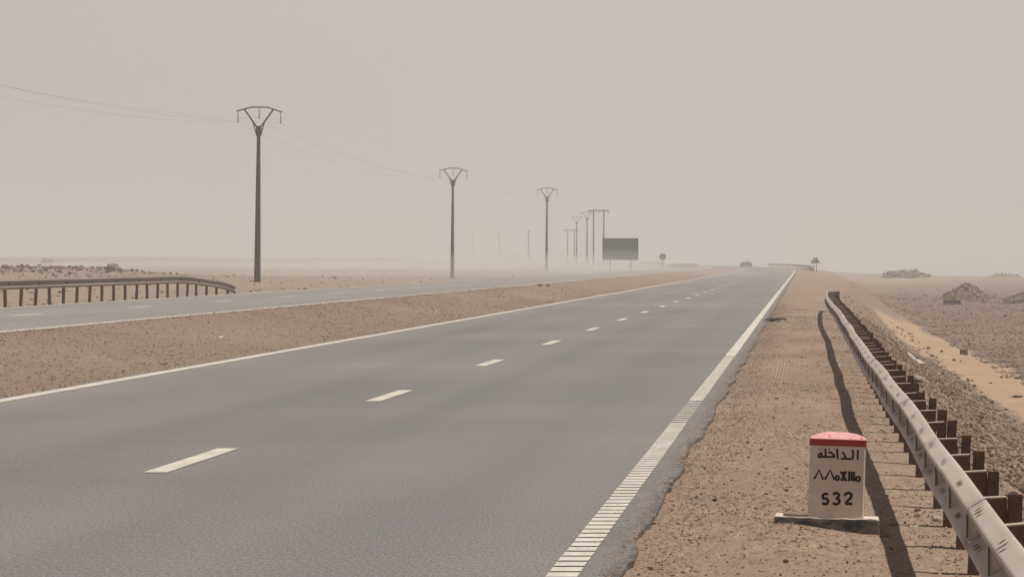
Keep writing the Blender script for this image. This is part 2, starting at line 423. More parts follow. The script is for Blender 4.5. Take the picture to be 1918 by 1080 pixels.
# ------------------------------------------------------------------ carriageways and markings
def road_strip(name, ua, ub, m, z0, rag_a, rag_b, inner_dust=True):
    ys = np.array([-30, -10, 0, 6] + geo_lines(9, 1500, 0.09, 1.011))
    us = np.array([0.0, 0.0, 0.006, 0.014, 0.03, 0.06] + list(np.linspace(0.1, 0.9, 33)) + [0.94, 0.97, 0.986, 0.994, 1.0, 1.0])
    G, Yg = np.meshgrid(us, ys)
    ea = ua + rag_a*(fbm(Yg*0.9, Yg*0+3.1, 61, 5)*1.6 + fbm(Yg*4.0, Yg*0+1.1, 62, 3))
    eb = ub + rag_b*(fbm(Yg*0.5, Yg*0+7.7, 63, 5)*1.8 + 0.55*fbm(Yg*9.0, Yg*0+2.2, 64, 4))
    Ug = ea + (eb-ea)*G
    Zg = np.zeros_like(Ug) + z0 + elev(Yg)
    Zg[:, 0] -= 0.09; Zg[:, -1] -= 0.09
    dist = np.minimum(Ug-ea, eb-Ug)
    tar = np.exp(-dist/0.05)*0.9 + 0.34*np.exp(-((eb-Ug)/0.28)**2)
    dust = 0.8*np.exp(-(Ug-ea)/0.35) + 0.25*np.exp(-(eb-Ug)/0.25) + 0.40*sstep(60, 380, Yg)  # edge dust; the distance term paints in dust and grazing sheen together
    o = gridmesh(name, Ug+bend(Yg), Yg, Zg, m, dict(tar=tar, dust=np.clip(dust, 0, 1), wheel=sum(np.exp(-((Ug-c_)/0.36)**2) for c_ in (-2.45, -4.15, -6.35, -8.05, -16.0, -17.7, -20.2, -21.6))), smooth=False)
    return tag(o, kind='structure')
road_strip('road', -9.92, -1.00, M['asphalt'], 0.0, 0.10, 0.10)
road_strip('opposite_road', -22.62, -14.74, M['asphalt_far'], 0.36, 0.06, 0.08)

def strip_quads(segs, z0, wv=0.0):
    """segs: (u0, u1, Y0, Y1); each cut along the bend"""
    V = []; Fq = []
    for (a, b, y0, y1) in segs:
        n = max(1, int((y1-y0)/max(1.2, y0*0.03)))
        yy = np.linspace(y0, y1, n+1); k = len(V)
        ja = wv*fbm(yy*1.3, yy*0+a, 71, 3); jb = wv*fbm(yy*1.3, yy*0+b, 72, 3)
        for i, y in enumerate(yy):
            V.append((a+ja[i]+float(bend(y)), y, z0+float(elev(y)))); V.append((b+jb[i]+float(bend(y)), y, z0+float(elev(y))))
        for i in range(n): Fq.append((k+2*i, k+2*i+1, k+2*i+3, k+2*i+2))
    return V, Fq
segs = [(-9.81, -9.59, 8, 1300)]
o = npmesh('road_edge_line', *strip_quads(segs, 0.005, 0.03), M['paint'], False); tag(o, kind='structure')
segs = []
y = 12.0
while y < 33.2: segs.append((-1.385, -1.215, y, y+0.245)); y += 0.31
while y < 38.6: segs.append((-1.385, -1.215, y, y+0.20)); y += 0.42
while y < 56.5: segs.append((-1.385, -1.215, y, y+0.27)); y += 0.33
segs.append((-1.39, -1.21, 56.9, 1300))
o = npmesh('ribbed_edge_line', *strip_quads(segs, 0.006, 0.012), M['paint'], False); tag(o, kind='structure')
segs = []
k = 0
while True:
    yc = 27.43 + 13.0*(k-1)
    if yc > 262: break
    segs.append((-5.285, -5.095, yc-1.65, yc+1.65)); k += 1
o = npmesh('lane_dashes', *strip_quads(segs, 0.005, 0.012), M['paint'], False); tag(o, kind='structure')
segs = [(-15.07, -14.83, 20, 1300), (-22.52, -22.28, 20, 1300)]
k = 0
while True:
    yc = 78.7 + 13.2*(k-3)
    if yc > 300: break
    segs.append((-19.09, -18.83, yc-1.7, yc+1.7)); k += 1
o = npmesh('opposite_road_lines', *strip_quads(segs, 0.366, 0.02), M['paint'], False); tag(o, kind='structure')

# ------------------------------------------------------------------ guardrails
WPROF = [(0.004, 0.312), (0.016, 0.309), (0.030, 0.296), (0.072, 0.268), (0.081, 0.260), (0.083, 0.250), (0.082, 0.236), (0.074, 0.228), (0.020, 0.190),
         (0.008, 0.178), (0.004, 0.166), (0.004, 0.144), (0.008, 0.132), (0.020, 0.120), (0.068, 0.086), (0.080, 0.074), (0.083, 0.062),
         (0.079, 0.050), (0.068, 0.040), (0.030, 0.016), (0.016, 0.004), (0.004, 0.000)]
def beam_mesh(path, side, scale=1.0, zs=1.0, thick=0.005, bolts=None, panel=None, lean=0.0):
    """path: list of (x_back, y, z_bottom); side: direction of the bulge (+1/-1 along the left normal)."""
    mb = MB()
    P = [Vector(p) for p in path]
    n = len(WPROF)
    def frame(i):
        t = (P[min(i+1, len(P)-1)] - P[max(i-1, 0)]); t.z = 0; t.normalize()
        return Vector((-t.y, t.x, 0))*side
    rows = []
    for i, p in enumerate(P):
        nrm = frame(i)
        rows.append([(p + nrm*((d - lean*(0.312-z))*scale) + Vector((0, 0, z*scale*zs))) for d, z in WPROF])
    step = panel or len(P)
    s0 = 0; idx = 0
    while s0 < len(P)-1:
        s1 = min(s0+step, len(P)-1)
        offv = 0.004 if idx % 2 else 0.0
        vs = []; fs = []
        for side_i, off in ((0, 0.0), (1, -thick)):
            for i in range(s0, s1+1):
                nrm = frame(i)
                for q in rows[i]: vs.append(q + nrm*(off+offv) + Vector((0, 0, offv*0.6)))
        m = s1-s0+1
        for i in range(m-1):
            for j in range(n-1):
                a = i*n+j
                fs.append([a, a+n, a+n+1, a+1]); b = m*n+a
                fs.append([b, b+1, b+n+1, b+n])
            fs.append([i*n, m*n+i*n, m*n+(i+1)*n, (i+1)*n])
            fs.append([i*n+n-1, (i+1)*n+n-1, m*n+(i+1)*n+n-1, m*n+i*n+n-1])
        for i in (0, m-1):
            for j in range(n-1): fs.append([i*n+j, i*n+j+1, m*n+i*n+j+1, m*n+i*n+j])
        mb.add(vs, fs)
        s0 = s1; idx += 1
    return mb

def c_post(h, w=0.055, d=0.12, t=0.006, below=0.5):
    """a C section: web towards the viewer at -y, flanges running back"""
    mb = MB()
    mb.box((0, -d/2+t/2, (h-below)/2), (w, t, h+below))
    mb.box((-w/2+t/2, 0.002, (h-below)/2-0.001), (t, d-2*t, h+below-0.004))
    mb.box((w/2-t/2, 0.002, (h-below)/2-0.002), (t, d-2*t, h+below-0.006))
    mb.box((-w/2+0.012, d/2-t/2, (h-below)/2-0.003), (0.018, t, h+below-0.008))
    return mb

# --- near guardrail, beside the kilometre stone
def rail_x(Y):
    ys = [6, 12, 17.5, 20.7, 24.2, 27.3, 31, 35.6, 40.7, 44.7, 48.1, 55.3, 61, 66.6, 74, 81.5, 90, 99, 104, 109]
    xs = [.705, .705, .695, .703, .695, .680, .668, .655, .668, .652, .672, .648, .660, .668, .630, .600, .610, .655, .70, .80]
    return float(np.interp(Y, ys, xs)) - 0.004
near = empty('guardrail', (0.9, 12.9, gz(0.9, 12.9)))
tag(near, 'long dusty steel guardrail on rusty posts running past the kilometre stone', 'guardrail')
ox, oy, oz = near.location
PSP = 1.60
posts_y = [12.9 + PSP*(i-2) for i in range(63)]
posts_y = [y for y in posts_y if y < 108.5]
pth = []
yy = 9.0
while yy <= 109.2:
    wob = 0.006*math.sin(yy*0.9) + 0.010*math.sin(yy*0.23+1)
    pth.append((rail_x(yy)+0.083-ox, yy-oy, 0.43+wob-oz)); yy += PSP/4
mb = beam_mesh(pth, 1, 0.92, zs=0.89, panel=12, lean=-0.05)
mb.cur = 1
for k, y in enumerate(posts_y):
    if y < 9.2: continue
    xb = rail_x(y)+0.083-ox; wob = 0.006*math.sin(y*0.9) + 0.010*math.sin(y*0.23+1)
    for dz, dd in ((0.288, 0.047), (0.103, 0.047)):
        for dy in (-0.085, 0.085):
            c = Vector((xb-dd*0.92-0.007-0.05*(0.312-dz), y-oy+dy*0.75+0.5, 0.43+wob+dz*0.82+0.004-oz))
            rot = Matrix.Rotation(R(-32), 3, 'Y')
            vs = []
            for i in range(8):
                a = 2*math.pi*i/8
                vs.append(c + rot @ Vector((0.017*math.cos(a)+0.006*math.sin(a), 0.030*math.sin(a), 0.003)))
            vs.append(c + rot @ Vector((0, 0, 0.006)))
            mb.add(vs, [[i, (i+1) % 8, 8] for i in range(8)])
beam = mb.build('beam', [M['rail'], M['rust']], near, smooth=True)
beam.data.polygons.foreach_set('use_smooth', [len(p.vertices) == 4 for p in beam.data.polygons])
post_o = c_post(0.66, 0.056, 0.11).build('post', M['rust'], near)
mb = MB()          # spacer: a web facing along the road with a slot, and a top flange coloured paler as if sunlit
w, hh = 0.175, 0.20
mb.cur = 0
mb.box((-0.062, 0, -hh/2), (0.050, 0.006, hh)); mb.box((0.052, 0, -hh/2), (0.070, 0.006, hh))
mb.box((-0.010, 0, -0.026), (0.054, 0.0058, 0.052)); mb.box((-0.010, 0, -hh+0.03), (0.054, 0.0058, 0.06))
mb.cur = 1
mb.box((0, 0.034, 0.003), (w, 0.072, 0.006))
mb.cur = 0
mb.box((0, 0.034, -hh-0.003), (w, 0.072, 0.006))
spacer_o = mb.build('spacer', [M['rust'], M['lit_top']], near)
mb = MB()          # trapezoid reflector that sits in the valley of the beam
tz = [(0.0, -0.024), (0.0, 0.024), (-0.072, 0.068), (-0.072, -0.068)]
mb.cur = 0
V = [(x, -0.003, z) for x, z in tz] + [(x, 0.003, z) for x, z in tz]
mb.add(V, [[0, 1, 2, 3], [7, 6, 5, 4], [0, 4, 5, 1], [1, 5, 6, 2], [2, 6, 7, 3], [3, 7, 4, 0]])
mb.cur = 1
for i in (1, 2, 3):
    a = tz[i]; b = tz[(i+1) % 4]
    mb.bar((a[0], -0.004, a[1]), (b[0], -0.004, b[1]), 0.006, 0.010)
refl_o = mb.build('reflector', [M['reflector'], M['rust']], near)
first = True
for k, y in enumerate(posts_y):
    wob = 0.006*math.sin(y*0.9) + 0.010*math.sin(y*0.23+1)
    xp = max(rail_x(y)+0.083+0.130, 0.90) + random.uniform(-.006, .008)
    if y > 98: xp += (y-98)*0.016
    zt = random.uniform(-0.012, 0.012)
    a = post_o if first else post_o.copy(); b = spacer_o if first else spacer_o.copy(); c = refl_o if first else refl_o.copy()
    for q in (a, b, c):
        if not first: COL.objects.link(q)
        q.parent = near
    a.location = (xp+0.028-ox, y-oy, zt-oz+0.0); a.rotation_euler = (0, R(random.uniform(1.0, 3.2)), R(random.uniform(-4, 4)))
    rx = rail_x(y)+0.083
    b.location = ((rx+xp)/2-ox+0.004, y-oy-0.02, 0.43+wob+0.212-oz+random.uniform(-.01, .01)); b.rotation_euler = (0, R(random.uniform(-5, -1)), R(random.uniform(-6, 5)))
    b.scale = ((xp-rx+0.008)/0.175, 1, 1)
    c.scale = (0.92, 1, 0.84); c.location = (rx-0.004-ox, y-oy-0.52, 0.43+wob+0.127-oz); c.rotation_euler = (0, 0, R(random.uniform(-8, 8)))
    first = False

# --- guardrail along the outer edge of the opposite carriageway, dipping into the ground at its end
def simple_rail(name, label, pts, posts, side, scale, height, rtrap=None, group=None, skin='rail'):
    """pts: [(x,y,z_ground,frac)], frac lowers the beam at ramped ends"""
    o = empty(name, (pts[0][0], pts[0][1], pts[0][2])); tag(o, label, 'guardrail', group)
    L = Vector(o.location)
    path = [(Vector((x, y, z + height*fr - 0.312*scale*(0.25+0.75*min(1, fr*1.2)))) - L) for x, y, z, fr in pts]
    mb = beam_mesh([tuple(p) for p in path], side, scale)
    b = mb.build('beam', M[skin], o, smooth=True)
    first = None
    P = np.array([(p[0], p[1], p[2], p[3]) for p in pts])
    d = np.concatenate([[0], np.cumsum(np.hypot(np.diff(P[:, 0]), np.diff(P[:, 1])))])
    tot = d[-1]
    sp = posts; s = sp*0.35; k = 0
    pm = None; rm = None
    while s < tot-0.3 and k < 100:
        x, y, z, fr = (np.interp(s, d, P[:, i]) for i in range(4))
        hgt = height*fr
        if hgt > 0.25:
            if pm is None:
                pp = c_post(height-0.03, 0.075, 0.12).build('post', M['rust'], o); pm = pp
            else:
                pp = pm.copy(); COL.objects.link(pp); pp.parent = o
            pp.location = Vector((x, y, z-(height-hgt))) - L - Vector((side*0.0, 0, 0))
            # stand the post behind the beam
            i = min(len(P)-2, max(0, int(np.searchsorted(d, s))-1))
            t = Vector((P[i+1, 0]-P[i, 0], P[i+1, 1]-P[i, 1], 0)).normalized(); nrm = Vector((-t.y, t.x, 0))*side
            pp.location = Vector(pp.location) - nrm*0.09
            pp.rotation_euler = (0, R(random.uniform(-2, 3)), math.atan2(t.y, t.x)-math.pi/2)
            if rtrap and k % rtrap == 1:
                if rm is None:
                    m2 = MB(); m2.box((0, 0, 0), (0.012, 0.10, 0.15)); m2.box((0.02*side, 0, 0), (0.05, 0.012, 0.13))
                    rr = m2.build('reflector', M['darksteel'], o); rm = rr
                else:
                    rr = rm.copy(); COL.objects.link(rr); rr.parent = o
                rr.location = Vector((x, y, z+hgt-0.156*scale)) - L + nrm*0.022
                rr.rotation_euler = (0, 0, math.atan2(t.y, t.x)-math.pi/2)
        s += sp; k += 1
    return o
LS = 0.80
ptl = []
for y in list(np.arange(58, 118, 0.75)) + list(np.arange(118, 129.7, 0.3)):
    fr = 1.0 if y < 117 else math.sqrt(max(0.0, 1-((y-117)/12.6)**2))
    ptl.append((-23.1 + (0.35*((y-122)/9)**2 if y > 122 else 0), float(y), 0.33, fr))
opp_rail = simple_rail('guardrail', 'guardrail with ramped end beside the opposite carriageway near the tall Y shaped pole', ptl, 1.84, -1, 0.98, 0.82, rtrap=2, skin='rail_shaded')

# --- guardrails where the road bends, far ahead
pts = []
for y in np.arange(486, 690, 4.0):
    x = 1.35 - 8.9*((y-486)/200)**1.9 + 0.2*sstep(510, 486, y)
    pts.append((float(x), float(y), float(elev(y)), float(np.clip((y-480)/26, 0.05, 1))))
simple_rail('guardrail', 'hazy far guardrail curving away beyond the two triangular warning signs', pts, 4.0, 1, 1.0, 0.85)
a = at(1249, 500, 520); b = at(1306, 499, 535)
pts = [(float(a.x+(b.x-a.x)*t), float(a.y+(b.y-a.y)*t), 0.42, float(min(1, 0.15+t*9))) for t in np.linspace(0, 1, 24)]
simple_rail('guardrail', 'short hazy guardrail section standing beside the round sign', pts, 1.0, -1, 1.5, 0.80)
pts = [(float(x), float(y), float(gz(x, y)), 1.0) for x, y in zip(np.linspace(-40, -30, 20), np.linspace(760, 700, 20))]
simple_rail('guardrail', 'faint thin guardrail just behind the billboard legs', pts, 2.0, -1, 1.0, 0.75)

# ------------------------------------------------------------------ kilometre stone
KS_Y = 20.45
ks = empty('kilometre_stone', ((1565-CX)*KS_Y/F, KS_Y, H-(967-CY)*KS_Y/F))
ks.rotation_euler = (0, R(1.9), 0)
tag(ks, 'white concrete kilometre stone with red cap and black painted lettering', 'milestone')
HW, HT, DP = 0.176, 0.455, 0.24
mb = MB()
def tapered(mb, hw0, hw1, d0, d1, z0, z1, c=0.010):
    ring = []
    for hw, d, z in ((hw0, d0, z0), (hw1, d1, z1)):
        x, y = hw, d/2
        ring.append([(x-c, -y, z), (x, -y+c, z), (x, y-c, z), (x-c, y, z), (-x+c, y, z), (-x, y-c, z), (-x, -y+c, z), (-x+c, -y, z)])
    vs = ring[0]+ring[1]
    fs = [[i, (i+1) % 8, 8+(i+1) % 8, 8+i] for i in range(8)] + [list(range(8))[::-1], list(range(8, 16))]
    mb.add(vs, fs)
tapered(mb, HW+0.001, HW, DP, DP, -0.06, HT)
body = mb.build('body', M['stone_white'], ks)
mb = MB()
tapered(mb, HW+0.004, HW+0.004, DP+0.008, DP+0.008, HT, HT+0.042, 0.012)
n = 18; vs = []; fs = []
for i in range(n+1):
    for j in range(n+1):
        x = -1+2*i/n; y = -1+2*j/n
        q = min((1-abs(x))/0.62, 1.0); r = min((1-abs(y))/0.75, 1.0)
        q = 0.5*q + 0.5*q*(2-q); z = 0.036*min(q, r*(2-r)) + 0.0025*random.random()*(abs(x) < .98 and abs(y) < .98)
        vs.append((x*(HW+0.003), y*(DP/2+0.003), HT+0.0425+z))
for i in range(n):
    for j in range(n):
        k = i*(n+1)+j; fs.append([k, k+n+1, k+n+2, k+1])
mb.add(vs, fs)
cap_m = bpy.data.materials.new('pink_top_red_cap'); cap_m.use_nodes = True
nt = cap_m.node_tree; bb = nt.nodes['Principled BSDF']; bb.inputs['Roughness'].default_value = 0.85
v = nt.nodes.new('ShaderNodeTexCoord').outputs['Object']
sx = nt.nodes.new('ShaderNodeSeparateXYZ'); nt.links.new(v, sx.inputs[0])
topc = mixrgb(nt, ramp(nt, noise(nt, v, 42, 3, 0.6), 0.56, 0.63), (0.66, 0.33, 0.31), (0.12, 0.025, 0.03))
topc = mixrgb(nt, ramp(nt, noise(nt, v, 14, 3, 0.6), 0.4, 0.7), topc, mixrgb(nt, 0.5, topc, (0.70, 0.40, 0.38)))
c = mixrgb(nt, ramp(nt, math_(nt, 'SUBTRACT', sx.outputs[2], HT+0.039), 0.0, 0.006), (0.34, 0.028, 0.035), topc)  # red rim, paler pink over the top
nt.links.new(c, bb.inputs['Base Color'])
mb.build('cap', cap_m, ks)
mb = MB()
vs = []
x0, x1 = -0.385, 0.275
mb.box(((x0+x1)/2, 0, -0.062), (x1-x0, 0.275, 0.13), bev=0.006)
base = mb.build('plinth', M['plinth'], ks)
import bmesh as bmesh_
bm = bmesh_.new(); bm.from_mesh(base.data); bmesh_.ops.subdivide_edges(bm, edges=[e_ for e_ in bm.edges if e_.calc_length() > 0.06], cuts=14, use_grid_fill=True)
for vtx in bm.verts:
    p = vtx.co; f1 = float(fbm(p.x*14+p.z*9, p.y*14+p.z*5, 55, 4)); f2 = float(vnoise(p.x*11, p.y*11+p.z*7, 56))
    edge = 1.0 if p.z > -0.02 and abs(p.y) > 0.10 else 0.25
    p.y += 0.016*f1*(1 if p.y > 0 else -1); p.z += 0.012*f1 - edge*0.030*max(0.0, f2-0.62); p.x += 0.012*f1
bm.to_mesh(base.data); bm.free()
# lettering, as strokes traced in the stone's own plane
SC = 1.0/4.909*KS_Y/F
ct, st = math.cos(R(1.9)), math.sin(R(1.9))
def loc(p):
    dx = (p[0]-615)*SC; dz = (862-p[1])*SC
    return (dx*ct - dz*st, -DP/2-0.0012, dx*st + dz*ct)
def circ(c, r, r2=None): return [(c[0]+r*math.cos(a), c[1]+(r2 or r)*math.sin(a)) for a in np.linspace(0, 2*math.pi, 15)]
arabic = [[(817, 236), (815, 326)], [(771, 232), (774, 300), (768, 318), (735, 321)], [(742, 321), (700, 318)],
          [(676, 258), (694, 280), (703, 305), (694, 318), (662, 321)], [(627, 226), (632, 320)],
          [(548, 264), (566, 256), (588, 276), (608, 298), (590, 302), (518, 301)], [(553, 232), (560, 228)],
          [(520, 226), (523, 298), (512, 303)], [(524, 302), (488, 300), (462, 306), (455, 292), (466, 276), (482, 262), (487, 280), (488, 300)],
          [(461, 234), (467, 230)], [(489, 238), (494, 235)]]
tif = [[(418, 503), (464, 420), (499, 508)], [(516, 508), (565, 420), (602, 512)], circ((629, 493), 16, 18),
       [(660, 434), (716, 522)], [(712, 432), (664, 520)], [(689, 436), (690, 520)], [(738, 434), (738, 524)], [(783, 438), (783, 524)], [(760, 436), (762, 520)],
       circ((819, 503), 18, 20)]
num = [[(545, 640), (500, 638), (495, 684), (522, 679), (546, 695), (545, 720), (522, 735), (490, 722)],
       [(590, 645), (612, 630), (640, 636), (646, 656), (634, 676), (612, 681), (640, 686), (652, 706), (640, 728), (612, 735), (588, 720)],
       [(696, 655), (712, 632), (744, 630), (762, 648), (752, 676), (718, 708), (700, 728), (766, 730)]]
for strokes, wd in ((arabic, 9.6), (tif, 10.2), (num, 13.0)):
    mb = MB()
    for s_ in strokes:
        pts = [Vector(loc(p)) for p in s_]
        if len(pts) > 3:      # round the curved strokes
            q = [pts[0]]
            for i in range(len(pts)-1):
                q += [pts[i].lerp(pts[i+1], 0.25), pts[i].lerp(pts[i+1], 0.75)]
            q.append(pts[-1]); pts = q
        mb.tube(pts, wd*SC*0.95, 8, flat=1.0, axis=Vector((0, 1, 0)))
    let = mb.build('lettering', M['letter'], ks)
    for vtx in let.data.vertices:
        vtx.co.y = -DP/2-0.0012 + (vtx.co.y+DP/2+0.0012)*0.35

# ------------------------------------------------------------------ utility poles
def y_pole():
    o = empty('utility_pole')
    k = 0.01166
    def L(cx, cy, y=0): return ((cx-282)*k, y, (995-cy)*k)
    mb = MB()
    b0, b1 = 0.37, 0.19
    z1 = (995-245)*k
    vs = []
    for z, w in ((-0.6, b0), (z1, b1)):
        c = w*0.16; x = w/2
        vs += [(x-c, -x, z), (x, -x+c, z), (x, x-c, z), (x-c, x, z), (-x+c, x, z), (-x, x-c, z), (-x, -x+c, z), (-x+c, -x, z)]
    mb.add(vs, [[i, (i+1) % 8, 8+(i+1) % 8, 8+i] for i in range(8)] + [list(range(8))[::-1], list(range(8, 16))])
    mb.build('shaft', M['concrete_pole'], o)
    mb = MB(); mb.box((0, 0, -0.02), (0.62, 0.62, 0.22), bev=0.05); mb.build('footing', M['conc'], o)
    mb = MB(); mb.box((0, 0, (995-224)*k), (0.29, 0.27, 0.60), bev=0.05); mb.build('pole_head', M['steel_dark'], o)
    mb = MB()
    for sg in (-1, 1):
        mb.bar((sg*0.09, 0, (995-208)*k), (sg*0.85, 0, (995-116)*k), 0.085)
        mb.bar((sg*0.13, 0, (995-243)*k), (sg*0.34, 0, (995-180)*k), 0.06)
    mb.build('fork', M['steel_dark'], o)
    mb = MB()
    P = [L(170, 125), L(248, 104), L(328, 105), L(400, 129)]
    for a, b in zip(P[:-1], P[1:]): mb.bar(a, b, 0.075)
    for p in (P[1], P[2]): mb.box(p, (0.08, 0.09, 0.085))
    mb.build('crossarm', M['steel_dark'], o)
    mb = None
    for i, (cx, c0, c1) in enumerate(((177, 127, 178), (284, 108, 158), (393, 129, 180))):
        mb = MB(); a = Vector(L(cx, c0)); b = Vector(L(cx, c1))
        mb.tube([a, b], 0.016, 6)
        for t in (0.35, 0.5, 0.65, 0.8): mb.tube([a.lerp(b, t), a.lerp(b, t+0.05)], [0.055, 0.035], 8)
        mb.box(b, (0.07, 0.22, 0.06))
        mb.build('insulator', M['steel_dark'], o)
    return o
poles = [(482, 190, 'tall concrete pole with Y shaped head, the one nearest the ramped guardrail end'),
         (847, 302, 'Y headed pole standing alone, second along the line from the ramped guardrail'),
         (1023.5, 404, 'Y headed pole third along the line, before the cluster by the billboard'),
         (1099.5, 620, 'pale Y headed pole immediately beside the taller twin legged frame'),
         (1080, 700, 'faint Y headed pole beside the smaller twin legged frame')]
proto = y_pole(); PL = []
for i, (px, Y, lab) in enumerate(poles):
    o = proto if i == 0 else copy_tree(proto)
    o.location = onground(px, Y, 0.0); tag(o, lab, 'utility pole', 'Y headed poles of the overhead line')
    o.rotation_euler = (0, R((0.5, 0.4, 0.5, 0.2, 0.0)[i]), 0)
    PL.append(o)
def h_frame():
    o = empty('pole_frame')
    for sx_ in (-1, 1):
        mb = MB(); mb.tube([(sx_*1.0-0.05, 0, -0.5), (sx_*1.0, 0, 11.0)], [0.19, 0.13], 10); mb.build('leg', M['concrete_pole'], o)
    mb = MB(); mb.box((0, -0.16, 10.75), (4.1, 0.14, 0.22)); mb.box((0, 0.16, 10.75), (4.1, 0.14, 0.20)); mb.build('crossbeam', M['steel_dark'], o)
    for x in (-1.85, 0, 1.85):
        mb = MB(); mb.tube([(x, 0, 10.64), (x, 0, 10.1)], 0.05, 6); mb.build('insulator', M['steel_dark'], o)
    return o
hp = h_frame()
hp.location = onground(1121.5, 632); tag(hp, 'taller twin legged pole frame with flat crossbeam rising behind the billboard edge', 'pole frame', 'twin legged pole frames')
h2 = copy_tree(hp); h2.location = onground(1069.5, 948)
z0 = at(1069, 430, 948).z; h2.scale = (1, 1, (z0-h2.location.z)/10.9)
tag(h2, 'smaller paler twin legged pole frame with flat crossbeam', 'pole frame', 'twin legged pole frames')
hp.scale = (1, 1, (at(1121, 393, 632).z-hp.location.z)/10.9)

# overhead wires: one thing per phase
att = [(-1.21, 9.50), (0.02, 9.74), (1.29, 9.47)]
labs = ('overhead wire hanging from the outer insulator on the side away from the road', 'middle overhead wire hanging from the centre insulators of the Y heads', 'overhead wire hanging from the insulator on the road side of the Y heads')
for (ax, az), lab in zip(att, labs):
    anchors = [Vector((-32.3+ax, 60.0, 0.3+az))] + [Vector((p.location.x+ax, p.location.y, p.location.z+az)) for p in PL[:4]]
    pts = []; rad = []
    for a, b in zip(anchors[:-1], anchors[1:]):
        L_ = (b-a).length; sag = 1.15*(L_/120)**2 if L_ < 150 else 1.6
        for i in range(24):
            t = i/24; p = a.lerp(b, t); p.z -= sag*4*t*(1-t); pts.append(p); rad.append(0.0042)
    pts.append(anchors[-1]); rad.append(0.0042)
    mb = MB(); mb.tube(pts, rad, 5)
    tag(mb.build('overhead_wire', M['wire'], None, smooth=True), lab, 'wire', 'overhead power wires')

# far lamp posts lost in the dust
def far_post(arm):
    o = empty('street_light')
    mb = MB(); mb.tube([(0, 0, -0.5), (0, 0, 12.0)], [0.24, 0.14], 8); mb.build('shaft', M['concrete_pole'], o)
    mb = MB()
    if arm: mb.tube([(0, 0, 11.9), (-0.7, 0, 12.5), (-1.5, 0, 12.6)], 0.12, 6); mb.build('arm', M['steel_dark'], o); mb = MB(); mb.box((-1.7, 0, 12.55), (1.0, 0.4, 0.22), bev=0.05)
    else: mb.box((0, 0, 12.2), (0.75, 0.5, 0.9), bev=0.1)
    mb.build('lamp_head', M['steel_dark'], o)
    return o
fp = far_post(True); fp.location = onground(886.5, 1650); fp.scale = (1, 1, (at(0, 435, 1650).z-fp.location.z)/12.6)
tag(fp, 'faint far street light standing between the second pole and its neighbour light', 'street light', 'far street lights')
f2 = copy_tree(fp); f2.location = onground(935.5, 1550); f2.scale = (1, 1, (at(0, 434, 1550).z-f2.location.z)/12.6)
tag(f2, 'faint far street light just before the car with its headlamp lit', 'street light', 'far street lights')
f3 = far_post(False); f3.location = onground(990, 1080); f3.scale = (1, 1, (at(0, 432, 1080).z-f3.location.z)/12.65)
tag(f3, 'thin distant post with a boxy head just before the third Y headed pole', 'post')
# a ghostly mast group
mp = empty('mast')
mb = MB(); mb.tube([(0, 0, -1), (0, 0, 22)], [0.42, 0.25], 8); mb.build('shaft', M['concrete_pole'], mp)
mb = MB(); mb.box((0, 0, 22.2), (1.6, 0.5, 0.5)); mb.build('mast_head', M['steel_dark'], mp)
for i, (px, sc, lab) in enumerate(((811, .9, 'ghostly mast lost in dust, first of four in a tight row'), (817.5, 1.05, 'ghostly mast lost in dust, tallest of the four'),
                              (823, .9, 'ghostly mast lost in dust, third of the tight row'), (829, .82, 'ghostly mast lost in dust, last and lowest of the row'))):
    q = mp if i == 0 else copy_tree(mp)
    q.location = onground(px, 3100 + 20*i); q.scale = (1, 1, sc); tag(q, lab, 'mast', 'ghostly masts in the dust')

# ------------------------------------------------------------------ billboard and signs
BY = 420.0; sc = BY/F
bl = empty('billboard', onground(1162, BY))
tag(bl, 'large dark blank billboard seen from behind on two thin legs', 'billboard')
bx = bl.location.x; bz = bl.location.z
c = at(1162.5, 466.5, BY)
mb = MB(); mb.box((0, 0, c.z-bz), (67*sc, 0.16, 41*sc), bev=0.02); mb.build('panel', M['board'], bl)
mb = MB()
for sg in (-1, 1):
    mb.box((0, -0.10, c.z-bz+sg*(20.5*sc-0.05)), (67*sc-0.002, 0.06, 0.10)); mb.box((sg*(33.5*sc-0.05), -0.105, c.z-bz), (0.10, 0.06, 41*sc-0.21))
mb.build('frame', M['steel_dark'], bl)
for px in (1143, 1181.5):
    mb = MB(); mb.tube([((px-1162)*sc, 0.02, -0.5), ((px-1162)*sc, 0.02, c.z-bz-18*sc)], 0.075, 8); mb.build('leg', M['steel_dark'], bl)
RY = 530.0; sc = RY/F
rs = empty('round_sign', onground(1241, RY)); tag(rs, 'dark round road sign seen from behind on a single post', 'road sign')
cz = at(1241, 481, RY).z - rs.location.z
mb = MB(); n = 28
vs = [(0.56*math.cos(2*math.pi*i/n), -0.02, cz+0.56*math.sin(2*math.pi*i/n)) for i in range(n)] + [(0.56*math.cos(2*math.pi*i/n), 0.02, cz+0.56*math.sin(2*math.pi*i/n)) for i in range(n)]
mb.add(vs, [list(range(n)), list(range(n, 2*n))[::-1]] + [[i, n+i, n+(i+1) % n, (i+1) % n] for i in range(n)]); mb.build('disc', M['signback'], rs)
mb = MB(); mb.tube([(0, -0.06, -0.4), (0, -0.06, cz-0.2)], 0.06, 8); mb.build('post', M['steel_dark'], rs)
mb = MB(); mb.box((0, -0.05, cz-0.2), (0.5, 0.05, 0.07)); mb.box((0, -0.05, cz+0.2), (0.5, 0.05, 0.07)); mb.build('bracket', M['steel_dark'], rs)

